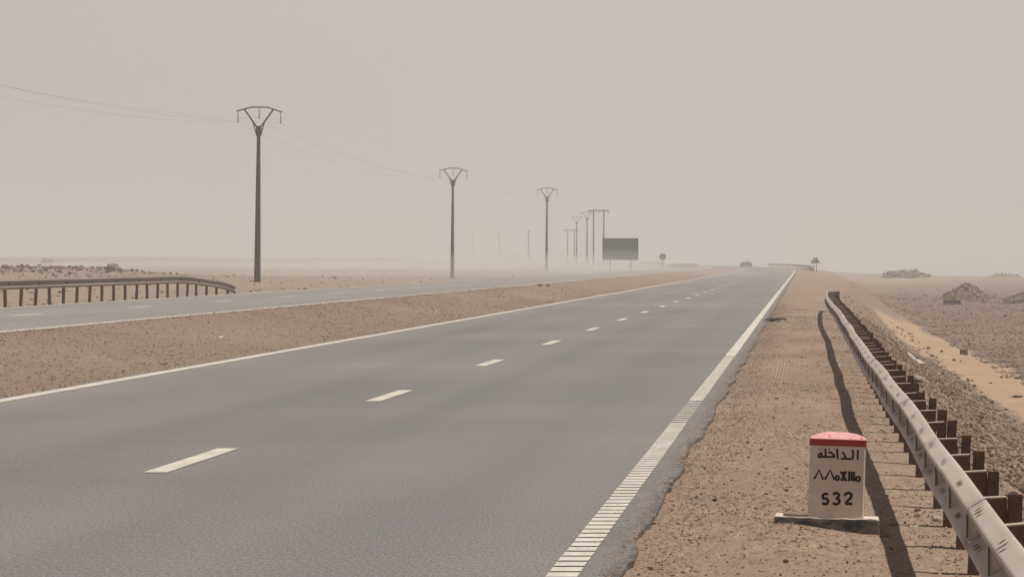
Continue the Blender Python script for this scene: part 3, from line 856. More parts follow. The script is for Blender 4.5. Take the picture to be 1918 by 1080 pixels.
def warning_sign(px, Y, apex, symbol, lab):
    sc = Y/F
    o = empty('warning_sign', onground(px, Y)); tag(o, lab, 'road sign', 'triangular warning signs')
    top = at(px, apex, Y).z - o.location.z
    s = 1.05; h = s*0.866
    def tri(k, y, zc):
        return [(-s/2*k, y, zc-h/3*k), (s/2*k, y, zc-h/3*k), (0, y, zc+2*h/3*k)]
    zc = top - 2*h/3
    mb = MB(); a = tri(1, -0.015, zc); b = tri(1, 0.015, zc)
    mb.add(a+b, [[0, 1, 2], [5, 4, 3], [0, 3, 4, 1], [1, 4, 5, 2], [2, 5, 3, 0]]); mb.build('plate', M['signred'], o)
    mb = MB(); a = tri(0.62, -0.022, zc); b = tri(0.62, -0.016, zc)
    mb.add(a+b, [[0, 1, 2], [5, 4, 3], [0, 3, 4, 1], [1, 4, 5, 2], [2, 5, 3, 0]]); mb.build('face', M['signwhite'], o)
    if symbol:
        mb = MB(); mb.tube([(-0.13, -0.026, zc-0.02), (0.0, -0.026, zc+0.05), (0.13, -0.026, zc-0.02)], [0.06, 0.10, 0.07], 8); mb.tube([(-0.08, -0.026, zc-0.05), (-0.09, -0.026, zc-0.17)], 0.03, 6); mb.tube([(0.1, -0.026, zc-0.05), (0.1, -0.026, zc-0.17)], 0.03, 6)
        mb.build('symbol', M['letter'], o)
    mb = MB(); mb.tube([(0, 0.05, -0.4), (0, 0.05, top-0.2)], 0.05, 8); mb.build('post', M['steel_dark'], o)
    return o
warning_sign(1524.6, 466, 480.8, False, 'triangular warning sign nearer the road, with an empty pale centre')
warning_sign(1529.2, 458, 480.8, True, 'triangular warning sign on the outer side, with a dark symbol')

# ------------------------------------------------------------------ vehicles
def car(lit=False):
    o = empty('car')
    prof = [(-2.1, 0.32), (-2.15, 0.62), (-2.02, 0.92), (-1.75, 0.98), (-1.15, 1.38), (-0.55, 1.46), (0.25, 1.43), (0.95, 1.02), (1.75, 0.90), (2.08, 0.72), (2.12, 0.34)]
    mb = MB(); n = len(prof); W = 0.88
    rows = []
    for k, (sx_) in enumerate((-1.0, -0.97, -0.86, 0.86, 0.97, 1.0)):
        tuck = {1.0: 1.0, 0.97: 1.0, 0.86: 1.0}[abs(sx_)]
        r_ = []
        for (y, z) in prof:
            t = max(0, (z-0.95)/0.5)
            zz = z - (0.05 if abs(sx_) == 1.0 else 0.0)*(z > 0.5)
            r_.append((sx_*W*(1-0.20*t), y*(0.985 if abs(sx_) == 1.0 else 1), zz))
        rows.append(r_)
    vs = [p for r_ in rows for p in r_]
    fs = []
    for k in range(5):
        for j in range(n-1): fs.append([k*n+j, k*n+j+1, (k+1)*n+j+1, (k+1)*n+j])
        fs.append([k*n+n-1, k*n, (k+1)*n, (k+1)*n+n-1])
    fs.append(list(range(n))); fs.append([5*n+j for j in range(n)][::-1])
    mb.add(vs, fs); mb.build('body', M['carpaint'], o)
    def window(pts):
        m_ = MB(); c_ = sum((Vector(p) for p in pts), Vector())/len(pts); c0 = Vector((0, 0, 0.8))
        nrm = (Vector(pts[1])-Vector(pts[0])).cross(Vector(pts[2])-Vector(pts[0])).normalized()
        if nrm.dot(c_-c0) < 0: nrm = -nrm
        q = [Vector(p)+nrm*0.008 for p in pts] + [Vector(p)-nrm*0.02 for p in pts]; k = len(pts)
        m_.add(q, [list(range(k)), list(range(k, 2*k))[::-1]] + [[i, (i+1) % k, k+(i+1) % k, k+i] for i in range(k)])
        return m_.build('window', M['glass'], o)
    window([(-0.66, -1.66, 1.04), (0.66, -1.66, 1.04), (0.58, -1.20, 1.345), (-0.58, -1.20, 1.345)])
    window([(-0.66, 0.86, 1.07), (0.66, 0.86, 1.07), (0.58, 0.36, 1.36), (-0.58, 0.36, 1.36)])
    for sg in (-1, 1): window([(sg*0.865, -1.45, 1.0), (sg*0.865, 0.75, 1.0), (sg*0.745, 0.2, 1.36), (sg*0.745, -1.05, 1.35)])
    for sx_ in (-1, 1):
        for y in (-1.32, 1.32):
            m_ = MB(); m_.tube([(sx_*0.68, y, 0.32), (sx_*0.9, y, 0.32)], 0.32, 18, axis=Vector((0, 0, 1))); w_ = m_.build('wheel', M['tyre'], o)
            m_ = MB(); m_.tube([(sx_*0.89, y, 0.32), (sx_*0.912, y, 0.32)], 0.19, 12, axis=Vector((0, 0, 1))); m_.build('rim', M['rim'], w_)
    for sx_ in (-1, 1):
        m_ = MB(); m_.box((sx_*0.66, -2.09, 0.74), (0.3, 0.10, 0.14)); m_.build('tail_light', M['lampred'], o)
        m_ = MB(); m_.box((sx_*0.64, 2.05, 0.70), (0.32 if not lit else 0.4, 0.16, 0.14 if not lit else 0.3), bev=0.02); m_.build('headlight', M['headlamp'] if lit and sx_ > 0 else M['lampclear'], o)
    m_ = MB(); m_.box((0, -2.13, 0.42), (1.6, 0.08, 0.18)); m_.build('bumper', M['tyre'], o)
    return o
vy = 700.0
c1 = car(); vx = (1397-CX)*vy/F
c1.location = (vx, vy, float(elev(vy))+0.0); c1.rotation_euler = (0, 0, R(15)); c1.scale = (1, 1, 0.82)
tag(c1, 'dark car driving away on the main carriageway before the bend', 'car')
c2 = car(True); c2.location = onground(956.5, 1000); c2.rotation_euler = (0, 0, math.pi - R(14))
tag(c2, 'tiny oncoming car in the dust with one bright headlamp', 'car')

# ------------------------------------------------------------------ rocks
def ico(sub=1):
    import bmesh
    bm = bmesh.new(); bmesh.ops.create_icosphere(bm, subdivisions=sub, radius=1)
    V = np.array([v.co[:] for v in bm.verts]); Fq = np.array([[v.index for v in f.verts] for f in bm.faces]); bm.free()
    return V, Fq
ICO1 = ico(1); ICO2 = ico(2)
def rock_shape(seed, base=ICO2, rough=0.35):
    r = np.random.default_rng(seed); V = base[0].copy()
    for _ in range(9):           # chop with planes for facets
        nrm = r.normal(size=3); nrm /= np.linalg.norm(nrm); d = r.uniform(0.55, 0.9)
        s_ = V @ nrm; ex = np.clip(s_-d, 0, None); V -= ex[:, None]*nrm
    V *= 1 + rough*0.25*r.normal(size=(len(V), 1))*0.4
    V *= np.array([1, r.uniform(0.65, 1.0), r.uniform(0.45, 0.8)])
    return V
SH1 = [rock_shape(100+i, ICO1) for i in range(12)]
def rock_mass(xs, ys, sz, sink=0.25, zoff=None):
    V = []; Fq = []; k = 0
    zs = terrain(xs, ys) + (zoff if zoff is not None else 0)
    for i in range(len(xs)):
        v = SH1[rng.integers(12)]; a = rng.uniform(0, 6.283); ca, sa = math.cos(a), math.sin(a)
        tl = rng.uniform(-0.5, 0.5); ct_, st_ = math.cos(tl), math.sin(tl)
        q = v*sz[i]
        y_ = q[:, 1]*ct_-q[:, 2]*st_; z_ = q[:, 1]*st_+q[:, 2]*ct_
        x_ = q[:, 0]*ca-y_*sa; y2 = q[:, 0]*sa+y_*ca
        V.append(np.stack([x_+xs[i], y2+ys[i], z_+zs[i]+sz[i]*(0.5-sink)], 1)); Fq.append(ICO1[1]+k); k += len(v)
    return np.concatenate(V), np.concatenate(Fq)
def stuff(name, xs, ys, sz, mats, weights, sink=0.25, zoff=None):
    V, Fq = rock_mass(xs, ys, sz, sink, zoff)
    pick = rng.choice(len(mats), size=len(xs), p=weights)
    o = npmesh(name, V, Fq, mats, False, mi=np.repeat(pick, len(ICO1[1])))
    return tag(o, kind='stuff')
OCT = np.array([(1,0,0),(-1,0,0),(0,1,0),(0,-1,0),(0,0,1),(0,0,-1)], float)
OCF = np.array([(0,2,4),(2,1,4),(1,3,4),(3,0,4),(2,0,5),(1,2,5),(3,1,5),(0,3,5)])
def grit(name, xs, ys, sz, mats, weights, zmin=-9.0):
    n = len(xs)
    v = OCT[None]*rng.uniform(0.55, 1.15, (n, 6, 1)) + rng.normal(0, 0.16, (n, 6, 3))
    v[..., 2] *= 0.75
    a = rng.uniform(0, 6.283, n); ca, sa = np.cos(a)[:, None], np.sin(a)[:, None]
    x_ = v[..., 0]*ca - v[..., 1]*sa; y_ = v[..., 0]*sa + v[..., 1]*ca
    z0 = np.maximum(terrain(xs, ys), zmin)
    V = np.stack([x_*sz[:, None]+xs[:, None], y_*sz[:, None]+ys[:, None], v[..., 2]*sz[:, None]+z0[:, None]+0.25*sz[:, None]], -1).reshape(-1, 3)
    Fq = (OCF[None] + (np.arange(n)*6)[:, None, None]).reshape(-1, 3)
    pick = rng.choice(len(mats), size=n, p=weights)
    return tag(npmesh(name, V, Fq, mats, False, mi=np.repeat(pick, 8)), kind='stuff')
RB, RD, RG, RP = M['rock_brown'], M['rock_dark'], M['rock_grey'], M['rock_pale']

def logY(n, a, b): return np.exp(rng.uniform(np.log(a), np.log(b), n))
# roadside gravel on the shoulder
n = 60000; Y = logY(n, 14.5, 130); u = rng.uniform(-1.06, 1.35, n)
keep = 1.3*vnoise(u*1.6, Y*0.35, 91)**1.6 + 0.55*sstep(-0.45, -0.85, u) + 0.06 - 0.55*sstep(45, 130, Y) > rng.random(n)
u, Y = u[keep], Y[keep]; n = len(u)
grit('gravel', u, Y, 0.0035+0.010*rng.random(n)**3+0.00008*Y, [RB, RD, RG, M['soil_grit']], [0.24, 0.03, 0.15, 0.58])
n = 6000; Y = logY(n, 14.5, 70); u = -1.02 - np.abs(rng.normal(0, 0.05, n))
grit('gravel', u, Y, 0.003+0.007*rng.random(n)**3+0.00005*Y, [RB, RD, RG, M['soil_grit']], [0.24, 0.06, 0.20, 0.50], zmin=-0.003)
n = 30000; Y = logY(n, 36, 260); u = rng.uniform(-14.65, -9.95, n)
keep = 1-0.9*sstep(90, 250, Y)-0.85*vnoise(u*0.8, Y*0.12, 92) > rng.random(n); u, Y = u[keep], Y[keep]; n = len(u)
grit('pebbles', u, Y, 0.007+0.016*rng.random(n)**3+0.0001*Y, [RB, RD, RG, M['soil_grit']], [0.26, 0.04, 0.16, 0.54])
n = 45000; Y = logY(n, 15, 110); u = 1.15 + rng.random(n)**0.9*3.5
grit('rubble', u, Y, 0.008+0.030*rng.random(n)**3+0.0001*Y, [RB, RD, RG, RP], [0.56, 0.10, 0.27, 0.07])
n = 22000; Y = logY(n, 62, 330); u = 6.1 + rng.random(n)**1.2*(0.08*Y)
grit('stones', u, Y, 0.016+0.040*rng.random(n)**3+0.00012*Y, [RB, RD, RG, RP], [0.46, 0.10, 0.35, 0.09])
n = 1500; Y = logY(n, 14, 110); 
u = np.where(rng.random(n) < 0.45, -0.95+np.abs(rng.normal(0, 0.25, n)), rng.uniform(-0.9, 1.3, n))
stuff('gravel', u, Y, 0.004+0.011*rng.random(n)**4 + 0.00006*Y, [RB, RD, RG], [0.60, 0.10, 0.30], 0.15)
# embankment rubble
n = 7000; Y = logY(n, 15, 170); u0_ = 1.22+2.6*sstep(105, 300, Y)
t = rng.random(n)**0.85
u = u0_-0.12 + t*3.7
stuff('rubble', u, Y, (0.014+0.070*rng.random(n)**5)*(0.6+0.5*t), [RB, RD, RG, RP], [0.52, 0.20, 0.24, 0.04], 0.2)
# stony plain
n = 3500; Y = logY(n, 60, 420); u = 6.3 + rng.random(n)**1.3*(0.085*Y)
stuff('stones', u, Y, 0.015+0.06*rng.random(n)**5+0.0001*Y, [RB, RD, RG, RP], [0.40, 0.22, 0.33, 0.05], 0.25)
# pebbles of the median
n = 1500; Y = logY(n, 34, 260); u = rng.uniform(-14.6, -10.0, n)
stuff('pebbles', u, Y, 0.008+0.022*rng.random(n)**4+0.00006*Y, [RB, RD, RG], [0.58, 0.10, 0.32], 0.2)
# far side verge and ridge
n = 3500; Y = logY(n, 85, 330); u = rng.uniform(-60, -23.6, n)
stuff('rubble', u, Y, 0.03+0.10*rng.random(n)**4, [RB, RD, RG, RP], [0.35, 0.12, 0.41, 0.12], 0.2)
n = 3600; Y = rng.uniform(150, 300, n); u = -56-0.06*(Y-225)+rng.normal(0, 4.2, n)
stuff('rubble', u, Y, 0.05+0.20*rng.random(n)**4, [RB, RD, RG, RP], [0.24, 0.18, 0.43, 0.15], 0.15, zoff=0.1*rng.random(n))

# individual rocks: shared meshes
ROCKM = {}
for nm, mm in (('brown', RB), ('dark', RD), ('grey', RG), ('pale', RP)):
    for i in range(3):
        V = rock_shape(hash(nm) % 50 if False else {'brown': 1, 'dark': 20, 'grey': 40, 'pale': 60}[nm]+i)
        me = bpy.data.meshes.new('rock'); me.from_pydata([tuple(p) for p in V], [], [list(map(int, f)) for f in ICO2[1]]); me.materials.append(mm)
        ROCKM[nm, i] = me
def rock(nm, x, y, s, label, group=None, sink=0.2, sz=1.0, z=None):
    o = bpy.data.objects.new('rock', ROCKM[nm, random.randrange(3)]); COL.objects.link(o)
    o.scale = (s, s, s*sz); o.rotation_euler = (random.uniform(-.25, .25), random.uniform(-.25, .25), random.uniform(0, 6.28))
    o.location = (x, y, (gz(x, y) if z is None else z)+s*0.5*sz-s*sink)
    return tag(o, label, 'rock', group)
def rpx(nm, px, py, wpx, label, group=None, sz=1.0, z=0.0):
    Y = (H-z)*F/(py-CY); x = (px-CX)*Y/F
    for _ in range(4):
        Y = (H-gz(x, Y))*F/(py-CY); x = (px-CX)*Y/F
    return rock(nm, x, Y, wpx/2*Y/F, label, group, sz=sz)
rpx('brown', 1657, 1004, 20, 'brown rock lying against the end of the stone plinth')
rpx('grey', 1674, 983, 22, 'pale crumbled lump beside the plinth, near the guardrail shadow')
rpx('pale', 1710, 985, 28, 'flat pale rock lying across the guardrail shadow', sz=0.5)
rpx('pale', 1757, 975, 24, 'pointed pale rock under the guardrail beam')
rpx('brown', 1718, 968, 15, 'small brown rock under the beam beyond the flat pale rock')
rpx('brown', 1716, 957, 13, 'smallest brown rock beyond the flat pale rock')
rpx('dark', 1218, 1066, 16, 'rounded dark stone beside the broken asphalt edge, nearest the viewer')
rpx('dark', 306, 683, 13, 'black lump beside the edge line of the median', sz=0.5)
rpx('dark', 1011, 548, 12, 'dark rock on the median, larger of a pair', sz=0.7)
rpx('dark', 1026, 548.5, 8, 'dark rock on the median, smaller of a pair')
rpx('dark', 390, 632, 12, 'thin dark fragment beside the white litter on the median', sz=0.4)
GS = 'scattered stones on the shoulder'; LSb = 'small dark stone lying on the sandy shoulder'
for px, py, w in ((1306, 932, 11), (1338, 938, 13), (1402, 857, 9), (1435, 926, 9), (1473, 919, 9), (1473, 878, 8), (1477, 894, 7), (1416, 953, 8), (1394, 1043, 8), (1472, 1052, 13),
                  (1267, 1008, 10), (1291, 1012, 9), (1270, 982, 9), (1225, 981, 8), (1262, 947, 8), (1400, 829, 9), (1417, 953, 8), (1585, 1024, 9), (1669, 1028, 8), (1490, 1015, 7),
                  (1502, 669, 5), (1548, 697, 5), (1528, 733, 5), (1502, 774, 5), (1478, 678, 5), (1455, 747, 9), (1449, 783, 6), (1425, 842, 8), (1320, 878, 8), (1370, 900, 7)):
    rpx('dark', px, py, w, LSb, GS)
GE = 'loose rocks on the embankment'
LE = {'brown': 'brown rock embedded in the embankment slope behind the guardrail', 'dark': 'dark rock embedded in the embankment slope behind the guardrail', 'grey': 'grey rock embedded in the embankment slope behind the guardrail'}
for i in range(90):
    Yr = math.exp(random.uniform(math.log(20), math.log(95))); t = random.random()**0.8
    nm = random.choices(['brown', 'dark', 'grey'], [5, 3, 2])[0]
    rock(nm, 1.5+3.0*t, Yr, (0.05+0.08*random.random()**2)*(0.7+0.5*t), LE[nm], GE + ', ' + nm, sink=0.25)
for i in range(14):
    Yr = random.uniform(72, 150)
    rock('dark', 4.9+random.uniform(0, 1.5), Yr, random.uniform(0.05, 0.12), 'dark stone half buried in the drifted sand', 'stones in the drifted sand', sink=0.3)
GP = 'larger stones on the plain'
for i in range(50):
    Yr = math.exp(random.uniform(math.log(85), math.log(330))); u = 7.0+random.random()*0.06*Yr
    nm = random.choice(['brown', 'grey'])
    rock(nm, u, Yr, random.uniform(0.08, 0.2), nm + ' stone scattered on the stony plain past the sand', GP + ', ' + nm, sink=0.25)

# rubble heaps on the plain
def heap(name, label, px, Y, w, h, d, n, smin, smax, seed, shift=0.0, mats=(RB, RD, RG, RP), wts=(0.32, 0.12, 0.40, 0.16), core=True):
    r = np.random.default_rng(seed); x0 = (px-CX)*Y/F; z0 = gz(x0, Y)
    V = []; Fq = []; mi = []; k = 0
    def hfun(dx, dy):
        q = np.hypot((dx-shift*w*0)/ (w/2), dy/(d/2)); return h*np.clip(1-q**2.6, 0, 1)*(0.55+0.55*vnoise(np.asarray(dx)*5.0/w+7, np.asarray(dy)*3.0/d+3, seed))
    if core:
        g = 26; gx, gy = np.meshgrid(np.linspace(-w*0.56, w*0.56, g), np.linspace(-d*0.56, d*0.56, g))
        zz = hfun(gx, gy)*0.85 - 0.12
        zt = terrain(x0+gx, Y+gy)
        i = np.arange(g*g).reshape(g, g); q = np.stack([i[:-1, :-1], i[:-1, 1:], i[1:, 1:], i[1:, :-1]], -1).reshape(-1, 4)
        tri = np.concatenate([q[:, [0, 1, 2]], q[:, [0, 2, 3]]])
        V.append(np.stack([gx, gy, zz + zt - z0], -1).reshape(-1, 3)); Fq.append(tri); mi += [0]*len(tri); k += g*g
    for i in range(n):
        an = r.uniform(0, 6.283); rr = math.sqrt(r.random())
        dx = rr*math.cos(an)*w/2; dy = rr*math.sin(an)*d/2
        s_ = r.uniform(smin, smax)*(0.6+0.8*r.random()**2)
        v = SH1[r.integers(12)]*s_; a = r.uniform(0, 6.28); tl = r.uniform(-0.9, 0.9)
        y_ = v[:, 1]*math.cos(tl)-v[:, 2]*math.sin(tl); z_ = v[:, 1]*math.sin(tl)+v[:, 2]*math.cos(tl)
        x_ = v[:, 0]*math.cos(a)-y_*math.sin(a); y2 = v[:, 0]*math.sin(a)+y_*math.cos(a)
        zt = gz(x0+dx, Y+dy)-z0
        V.append(np.stack([x_+dx, y2+dy, z_+float(hfun(dx, dy))*0.9+zt+s_*0.2], 1)); Fq.append(ICO1[1]+k); k += len(v)
        mi += [int(r.choice(len(mats), p=wts))]*len(ICO1[1])
    o = npmesh(name, np.concatenate(V), np.concatenate(Fq), list(mats), False, mi=mi)
    o.location = (x0, Y, z0)
    return tag(o, label, 'rubble heap')
heap('rubble_heap', 'tall heap of broken rock on the plain behind the low concrete trough', 1806, 285, 4.5, 1.45, 3.4, 420, 0.07, 0.18, 5)
heap('rubble_heap', 'lower shallow spread of rubble joining the tall heap', 1851, 270, 3.6, 0.6, 2.5, 170, 0.05, 0.14, 6)
heap('rubble_heap', 'grey rubble heap running out of the frame past the shallow spread', 1912, 262, 3.6, 1.15, 3.5, 260, 0.06, 0.17, 8)
heap('rubble_heap', 'long low rocky mound on the skyline of the plain', 1697, 600, 9.5, 1.75, 6, 230, 0.2, 0.5, 9, mats=(RB, RD, RG, RP), wts=(.35, .25, .4, 0.0))
heap('rubble_heap', 'small peaked mound far off on the skyline above the frame edge rubble', 1885, 640, 7, 0.95, 5, 60, 0.12, 0.3, 10)
heap('rubble_heap', 'small dark mound on the dusty skyline beyond the rubble ridge', 88, 700, 3.2, 1.15, 3, 40, 0.12, 0.3, 11, mats=(RD, RD, RB, RG), wts=(.4, .3, .2, .1))
heap('rubble_heap', 'brown upright lump standing on the rubble ridge', 213, 240, 1.4, 0.75, 1.2, 40, 0.08, 0.2, 12)
# low concrete trough
ty = 254.0; tx = (1783-CX)*ty/F
tr = empty('trough', (tx, ty, gz(tx, ty))); tr.rotation_euler = (0, 0, R(4)); tag(tr, 'low dark concrete trough lying in front of the tall rubble heap', 'trough')
mb = MB(); mb.box((0, -0.5, 0.12), (1.26, 0.08, 0.42)); mb.box((0, 0.5, 0.12), (1.26, 0.08, 0.42)); mb.box((-0.59, 0, 0.119), (0.08, 0.919, 0.418)); mb.box((0.59, 0, 0.119), (0.08, 0.919, 0.418))
mb.build('wall', M['darkwood'], tr); mb = MB(); mb.box((0, 0, 0.26), (1.08, 0.9, 0.08)); mb.build('fill', M['soil'] if False else M['conc'], tr)  # walls coloured dark for shade, paler fill stands for the sunlit top

# small finds
def at_ground(px, py):
    Y = H*F/(py-CY); x = (px-CX)*Y/F
    for _ in range(12):
        Y = 0.5*Y + 0.5*(H-gz(x, Y))*F/(py-CY); x = (px-CX)*Y/F
    return x, Y, gz(x, Y)
def plank(name, label, cat, px, py, L_, w_, t_, rz, ry, m, bend_=0.0):
    x, y, z = at_ground(px, py)
    mb = MB(); n = 8; vs = []; fs = []
    for i in range(n+1):
        t = i/n-0.5; ww = w_*(1-0.35*abs(t)**1.5 + 0.08*random.uniform(-1, 1))
        zc = bend_*math.cos(t*3.1) + 0.01*random.random()
        vs += [(t*L_, -ww/2, zc), (t*L_, ww/2, zc), (t*L_, ww/2, zc+t_), (t*L_, -ww/2, zc+t_)]
    for i in range(n):
        a = i*4
        for j in range(4): fs.append([a+j, a+(j+1) % 4, a+4+(j+1) % 4, a+4+j])
    fs += [[3, 2, 1, 0], [n*4, n*4+1, n*4+2, n*4+3]]
    mb.add(vs, fs); o = mb.build(name, m)
    o.location = (x, y, z+t_*0.4+0.02); o.rotation_euler = (0, ry, rz)
    return tag(o, label, cat)
def board(name, label, cat, p0, p1, w_, t_, m):
    a = Vector(at_ground(*p0)) ; b = Vector(at_ground(*p1))
    a.z += 0.06; b.z += 0.06
    mb = MB(); n = 6; vs = []; fs = []
    t = (b-a); L_ = t.length; ex = t.normalized(); ey = Vector((0, 0, 1)).cross(ex).normalized(); ez = ex.cross(ey)
    for i in range(n+1):
        q = ex*(L_*(i/n-0.5)) + ez*random.uniform(0, 0.008); ww = w_*random.uniform(0.9, 1.05)*(0.8 if i in (0, n) else 1)
        vs += [q - ey*ww/2 - ez*t_/2, q + ey*ww/2 - ez*t_/2, q + ey*ww/2 + ez*t_/2, q - ey*ww/2 + ez*t_/2]
    for i in range(n):
        k = i*4
        for j in range(4): fs.append([k+j, k+(j+1) % 4, k+4+(j+1) % 4, k+4+j])
    fs += [[3, 2, 1, 0], [n*4, n*4+1, n*4+2, n*4+3]]
    mb.add(vs, fs); o = mb.build(name, m); o.location = (a+b)/2
    return tag(o, label, cat)
board('plank', 'bleached white plank lying down the embankment', 'plank', (1696, 655), (1716, 673), 0.11, 0.05, M['plank_white'])
board('plank', 'short bleached board below the long white plank', 'plank', (1717, 673), (1728, 684), 0.13, 0.05, M['plank_white'])
board('plank', 'small pale board lying on the embankment behind the guardrail posts', 'plank', (1713, 716), (1728, 715), 0.10, 0.04, M['plank_white'])
def scrap(name, label, cat, px, py, wpx, flat, m, seed, lift=0.3):
    x, y, z = at_ground(px, py)
    V = rock_shape(seed, ICO2, 1.6); r_ = np.random.default_rng(seed); V = V*(1+0.25*r_.normal(size=(len(V), 1)))
    mb = MB(); mb.add([tuple(p) for p in V], [list(map(int, f)) for f in ICO2[1]]); o = mb.build(name, m)
    w_ = wpx/2*y/F; o.scale = (w_, w_*0.7, w_*flat); o.location = (x, y, z+w_*flat*lift); o.rotation_euler = (0, r_.uniform(-.2, .2), r_.uniform(-.5, .5))
    return tag(o, label, cat)
scrap('paper_scrap', 'white paper scrap caught on the embankment rocks', 'litter', 1809, 795, 18, 0.25, M['litter'], 301, 1.6)
scrap('driftwood', 'dark warped piece of wood lying on the drifted sand', 'wood', 1901, 744, 25, 0.30, M['darkwood'], 302)
scrap('plastic_sheet', 'white plastic scrap at the top of the drifted sand', 'litter', 1690, 596, 13, 0.3, M['litter'], 303, 0.8)
scrap('plastic_bag', 'crumpled white bag lying on the median', 'litter', 413, 633, 17, 0.3, M['litter'], 304)
scrap('paper_scrap', 'tiny white scrap on the median near the middle of its far end', 'litter', 816, 583.5, 8, 0.3, M['litter'], 305)
scrap('paper_scrap', 'pale flat scrap beside the white edge line of the median', 'litter', 683, 624, 10, 0.15, M['plank_white'], 306)
scrap('cardboard', 'pale scrap of cardboard lying on the open median, away from the bag', 'litter', 213, 647, 11, 0.2, M['plank_white'], 307)
scrap('paper_scrap', 'white scrap lying on the asphalt edge beyond the ribbed line', 'litter', 1389, 661, 9, 0.15, M['litter'], 308)
x, y, z = at_ground(1805, 664)
mb = MB(); mb.box((0, 0, 0.1), (0.27, 0.2, 0.22), bev=0.015); o = mb.build('brick', M['brick']); o.location = (x, y, z); o.rotation_euler = (0.06, 0.03, R(8)); tag(o, 'reddish building brick at the edge of the drifted sand', 'brick')
# strip of burst tyre at the asphalt edge
x, y, z = at_ground(1452, 602)
mb = MB()
for k in range(3):
    a = random.uniform(-0.12, 0.12); pts = []
    for i in range(9):
        t = i/8-0.5
        pts.append((t*0.66+a*0.5, -t*0.9+a + 0.10*random.uniform(-1, 1), 0.03+0.05*math.sin(t*5+k)+0.02*random.random()))
    mb.tube(pts, [0.010+0.035*math.sin(math.pi*(i+0.4)/8.8)*random.uniform(.5, 1) for i in range(9)], 6, flat=0.6)
o = mb.build('tyre_strip', M['rubber']); o.location = (x, y, z+0.0); tag(o, 'black shredded tyre strip lying across the broken asphalt edge', 'tyre strip')

# ------------------------------------------------------------------ haze
mb = MB(); x0, x1, y0, y1, zb, zt = -3400, 2900, -60, 7300, -60, 34
mb.box(((x0+x1)/2, (y0+y1)/2, (zb+zt)/2), (x1-x0, y1-y0, zt-zb))
hm = bpy.data.materials.new('dust_haze'); hm.use_nodes = True
nt = hm.node_tree; nt.nodes.remove(nt.nodes['Principled BSDF'])
pv = nt.nodes.new('ShaderNodeVolumePrincipled')
pv.inputs['Color'].default_value = (0.83, 0.865, 0.885, 1); pv.inputs['Density'].default_value = 0.00102; pv.inputs['Anisotropy'].default_value = 0.0
nt.links.new(pv.outputs['Volume'], nt.nodes['Material Output'].inputs['Volume'])
tag(mb.build('haze', hm), kind='stuff')

# low sheets of blowing sand beyond the opposite carriageway
dm = bpy.data.materials.new('blowing_sand'); dm.use_nodes = True
nt = dm.node_tree; nt.nodes.remove(nt.nodes['Principled BSDF'])
pv = nt.nodes.new('ShaderNodeVolumePrincipled')
pv.inputs['Color'].default_value = (0.86, 0.87, 0.86, 1); pv.inputs['Density'].default_value = 0.0030
nt.links.new(pv.outputs['Volume'], nt.nodes['Material Output'].inputs['Volume'])
for px, Y, rx, ry, hz, sd_ in ((850, 268, 19, 60, 1.7, 1), (1010, 352, 22, 85, 1.7, 2), (1085, 560, 24, 110, 1.5, 3), (640, 400, 46, 120, 2.4, 4),
                               (330, 520, 80, 130, 0.9, 5), (1165, 398, 11, 45, 0.8, 6), (760, 700, 60, 150, 1.4, 7)):
    x = (px-CX)*Y/F; V = ico(4)[0].copy(); Fq = ico(4)[1]
    d = 1 + 0.9*fbm(V[:, 0]*2.2+sd_*7, V[:, 1]*2.2+V[:, 2]*0.7, 80+sd_, 3)
    V[:, 0] *= d*rx; V[:, 1] *= d*ry; V[:, 2] *= hz*(0.75+1.1*vnoise(V[:, 0]*3.0/rx+5, V[:, 1]*2.0/ry, 70+sd_))
    o = npmesh('blowing_dust', V, Fq, dm, True); o.location = (x, Y, 0.2); tag(o, kind='stuff')

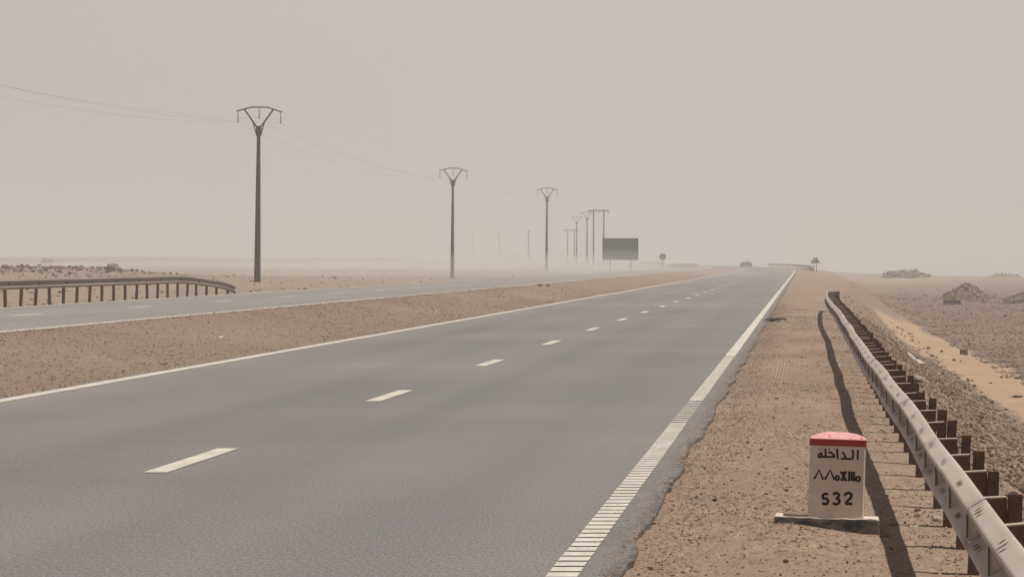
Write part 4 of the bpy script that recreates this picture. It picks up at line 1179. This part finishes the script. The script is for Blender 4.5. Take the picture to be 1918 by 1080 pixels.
# ------------------------------------------------------------------ light and sky
EL, AZ = 71.0, 88.0       # sun high over the guardrail side; AZ clockwise from +Y
sd = Vector((math.sin(R(AZ))*math.cos(R(EL)), math.cos(R(AZ))*math.cos(R(EL)), math.sin(R(EL))))
sl = bpy.data.lights.new('sun', 'SUN'); sl.energy = 4.4; sl.angle = R(0.9); sl.color = (1.0, 0.93, 0.84)
so = bpy.data.objects.new('sun', sl); COL.objects.link(so); so.rotation_euler = (-sd).to_track_quat('-Z', 'Y').to_euler()
w = bpy.data.worlds.new('World'); S.world = w; w.use_nodes = True
nt = w.node_tree; bg = nt.nodes['Background']
sky = nt.nodes.new('ShaderNodeTexSky'); sky.sky_type = 'NISHITA'; sky.sun_disc = False
sky.sun_elevation = R(EL); sky.sun_rotation = R(AZ); sky.dust_density = 8.0; sky.air_density = 1.5
gen = nt.nodes.new('ShaderNodeTexCoord').outputs['Generated']
sp = nt.nodes.new('ShaderNodeSeparateXYZ'); nt.links.new(gen, sp.inputs[0])
dust = ramp(nt, sp.outputs[2], 0.0, 0.10, (5.75, 5.22, 4.82), (6.05, 5.66, 5.38))
dust = mixrgb(nt, ramp(nt, sp.outputs[2], 0.13, 0.55), dust, (1.55, 1.48, 1.45))
dust = mixrgb(nt, eased(nt, sp.outputs[0], -0.30, -0.02), mixrgb(nt, 1.0, dust, (0.89, 0.865, 0.895), 'MULTIPLY'), dust)
c = mixrgb(nt, 0.96, sky.outputs['Color'], dust)
nt.links.new(c, bg.inputs['Color']); bg.inputs['Strength'].default_value = 0.10

# ------------------------------------------------------------------ camera and render
cd = bpy.data.cameras.new('camera'); co = bpy.data.objects.new('camera', cd); COL.objects.link(co)
co.location = (0, 0, H); co.rotation_euler = (R(90), 0, 0)
cd.sensor_width = 36; cd.sensor_fit = 'HORIZONTAL'; cd.lens = 36*F/1918
cd.shift_x = -(CX-959)/1918; cd.shift_y = -(540-CY)/1918
cd.clip_start = 0.1; cd.clip_end = 20000
S.camera = co
S.view_settings.view_transform = 'Standard'; S.view_settings.look = 'None'; S.view_settings.exposure = 0; S.view_settings.gamma = 1
S.render.engine = 'CYCLES'
S.cycles.max_bounces = 5; S.cycles.diffuse_bounces = 3; S.cycles.volume_bounces = 2
S.cycles.use_denoising = True
S.cycles.caustics_reflective = False; S.cycles.caustics_refractive = False
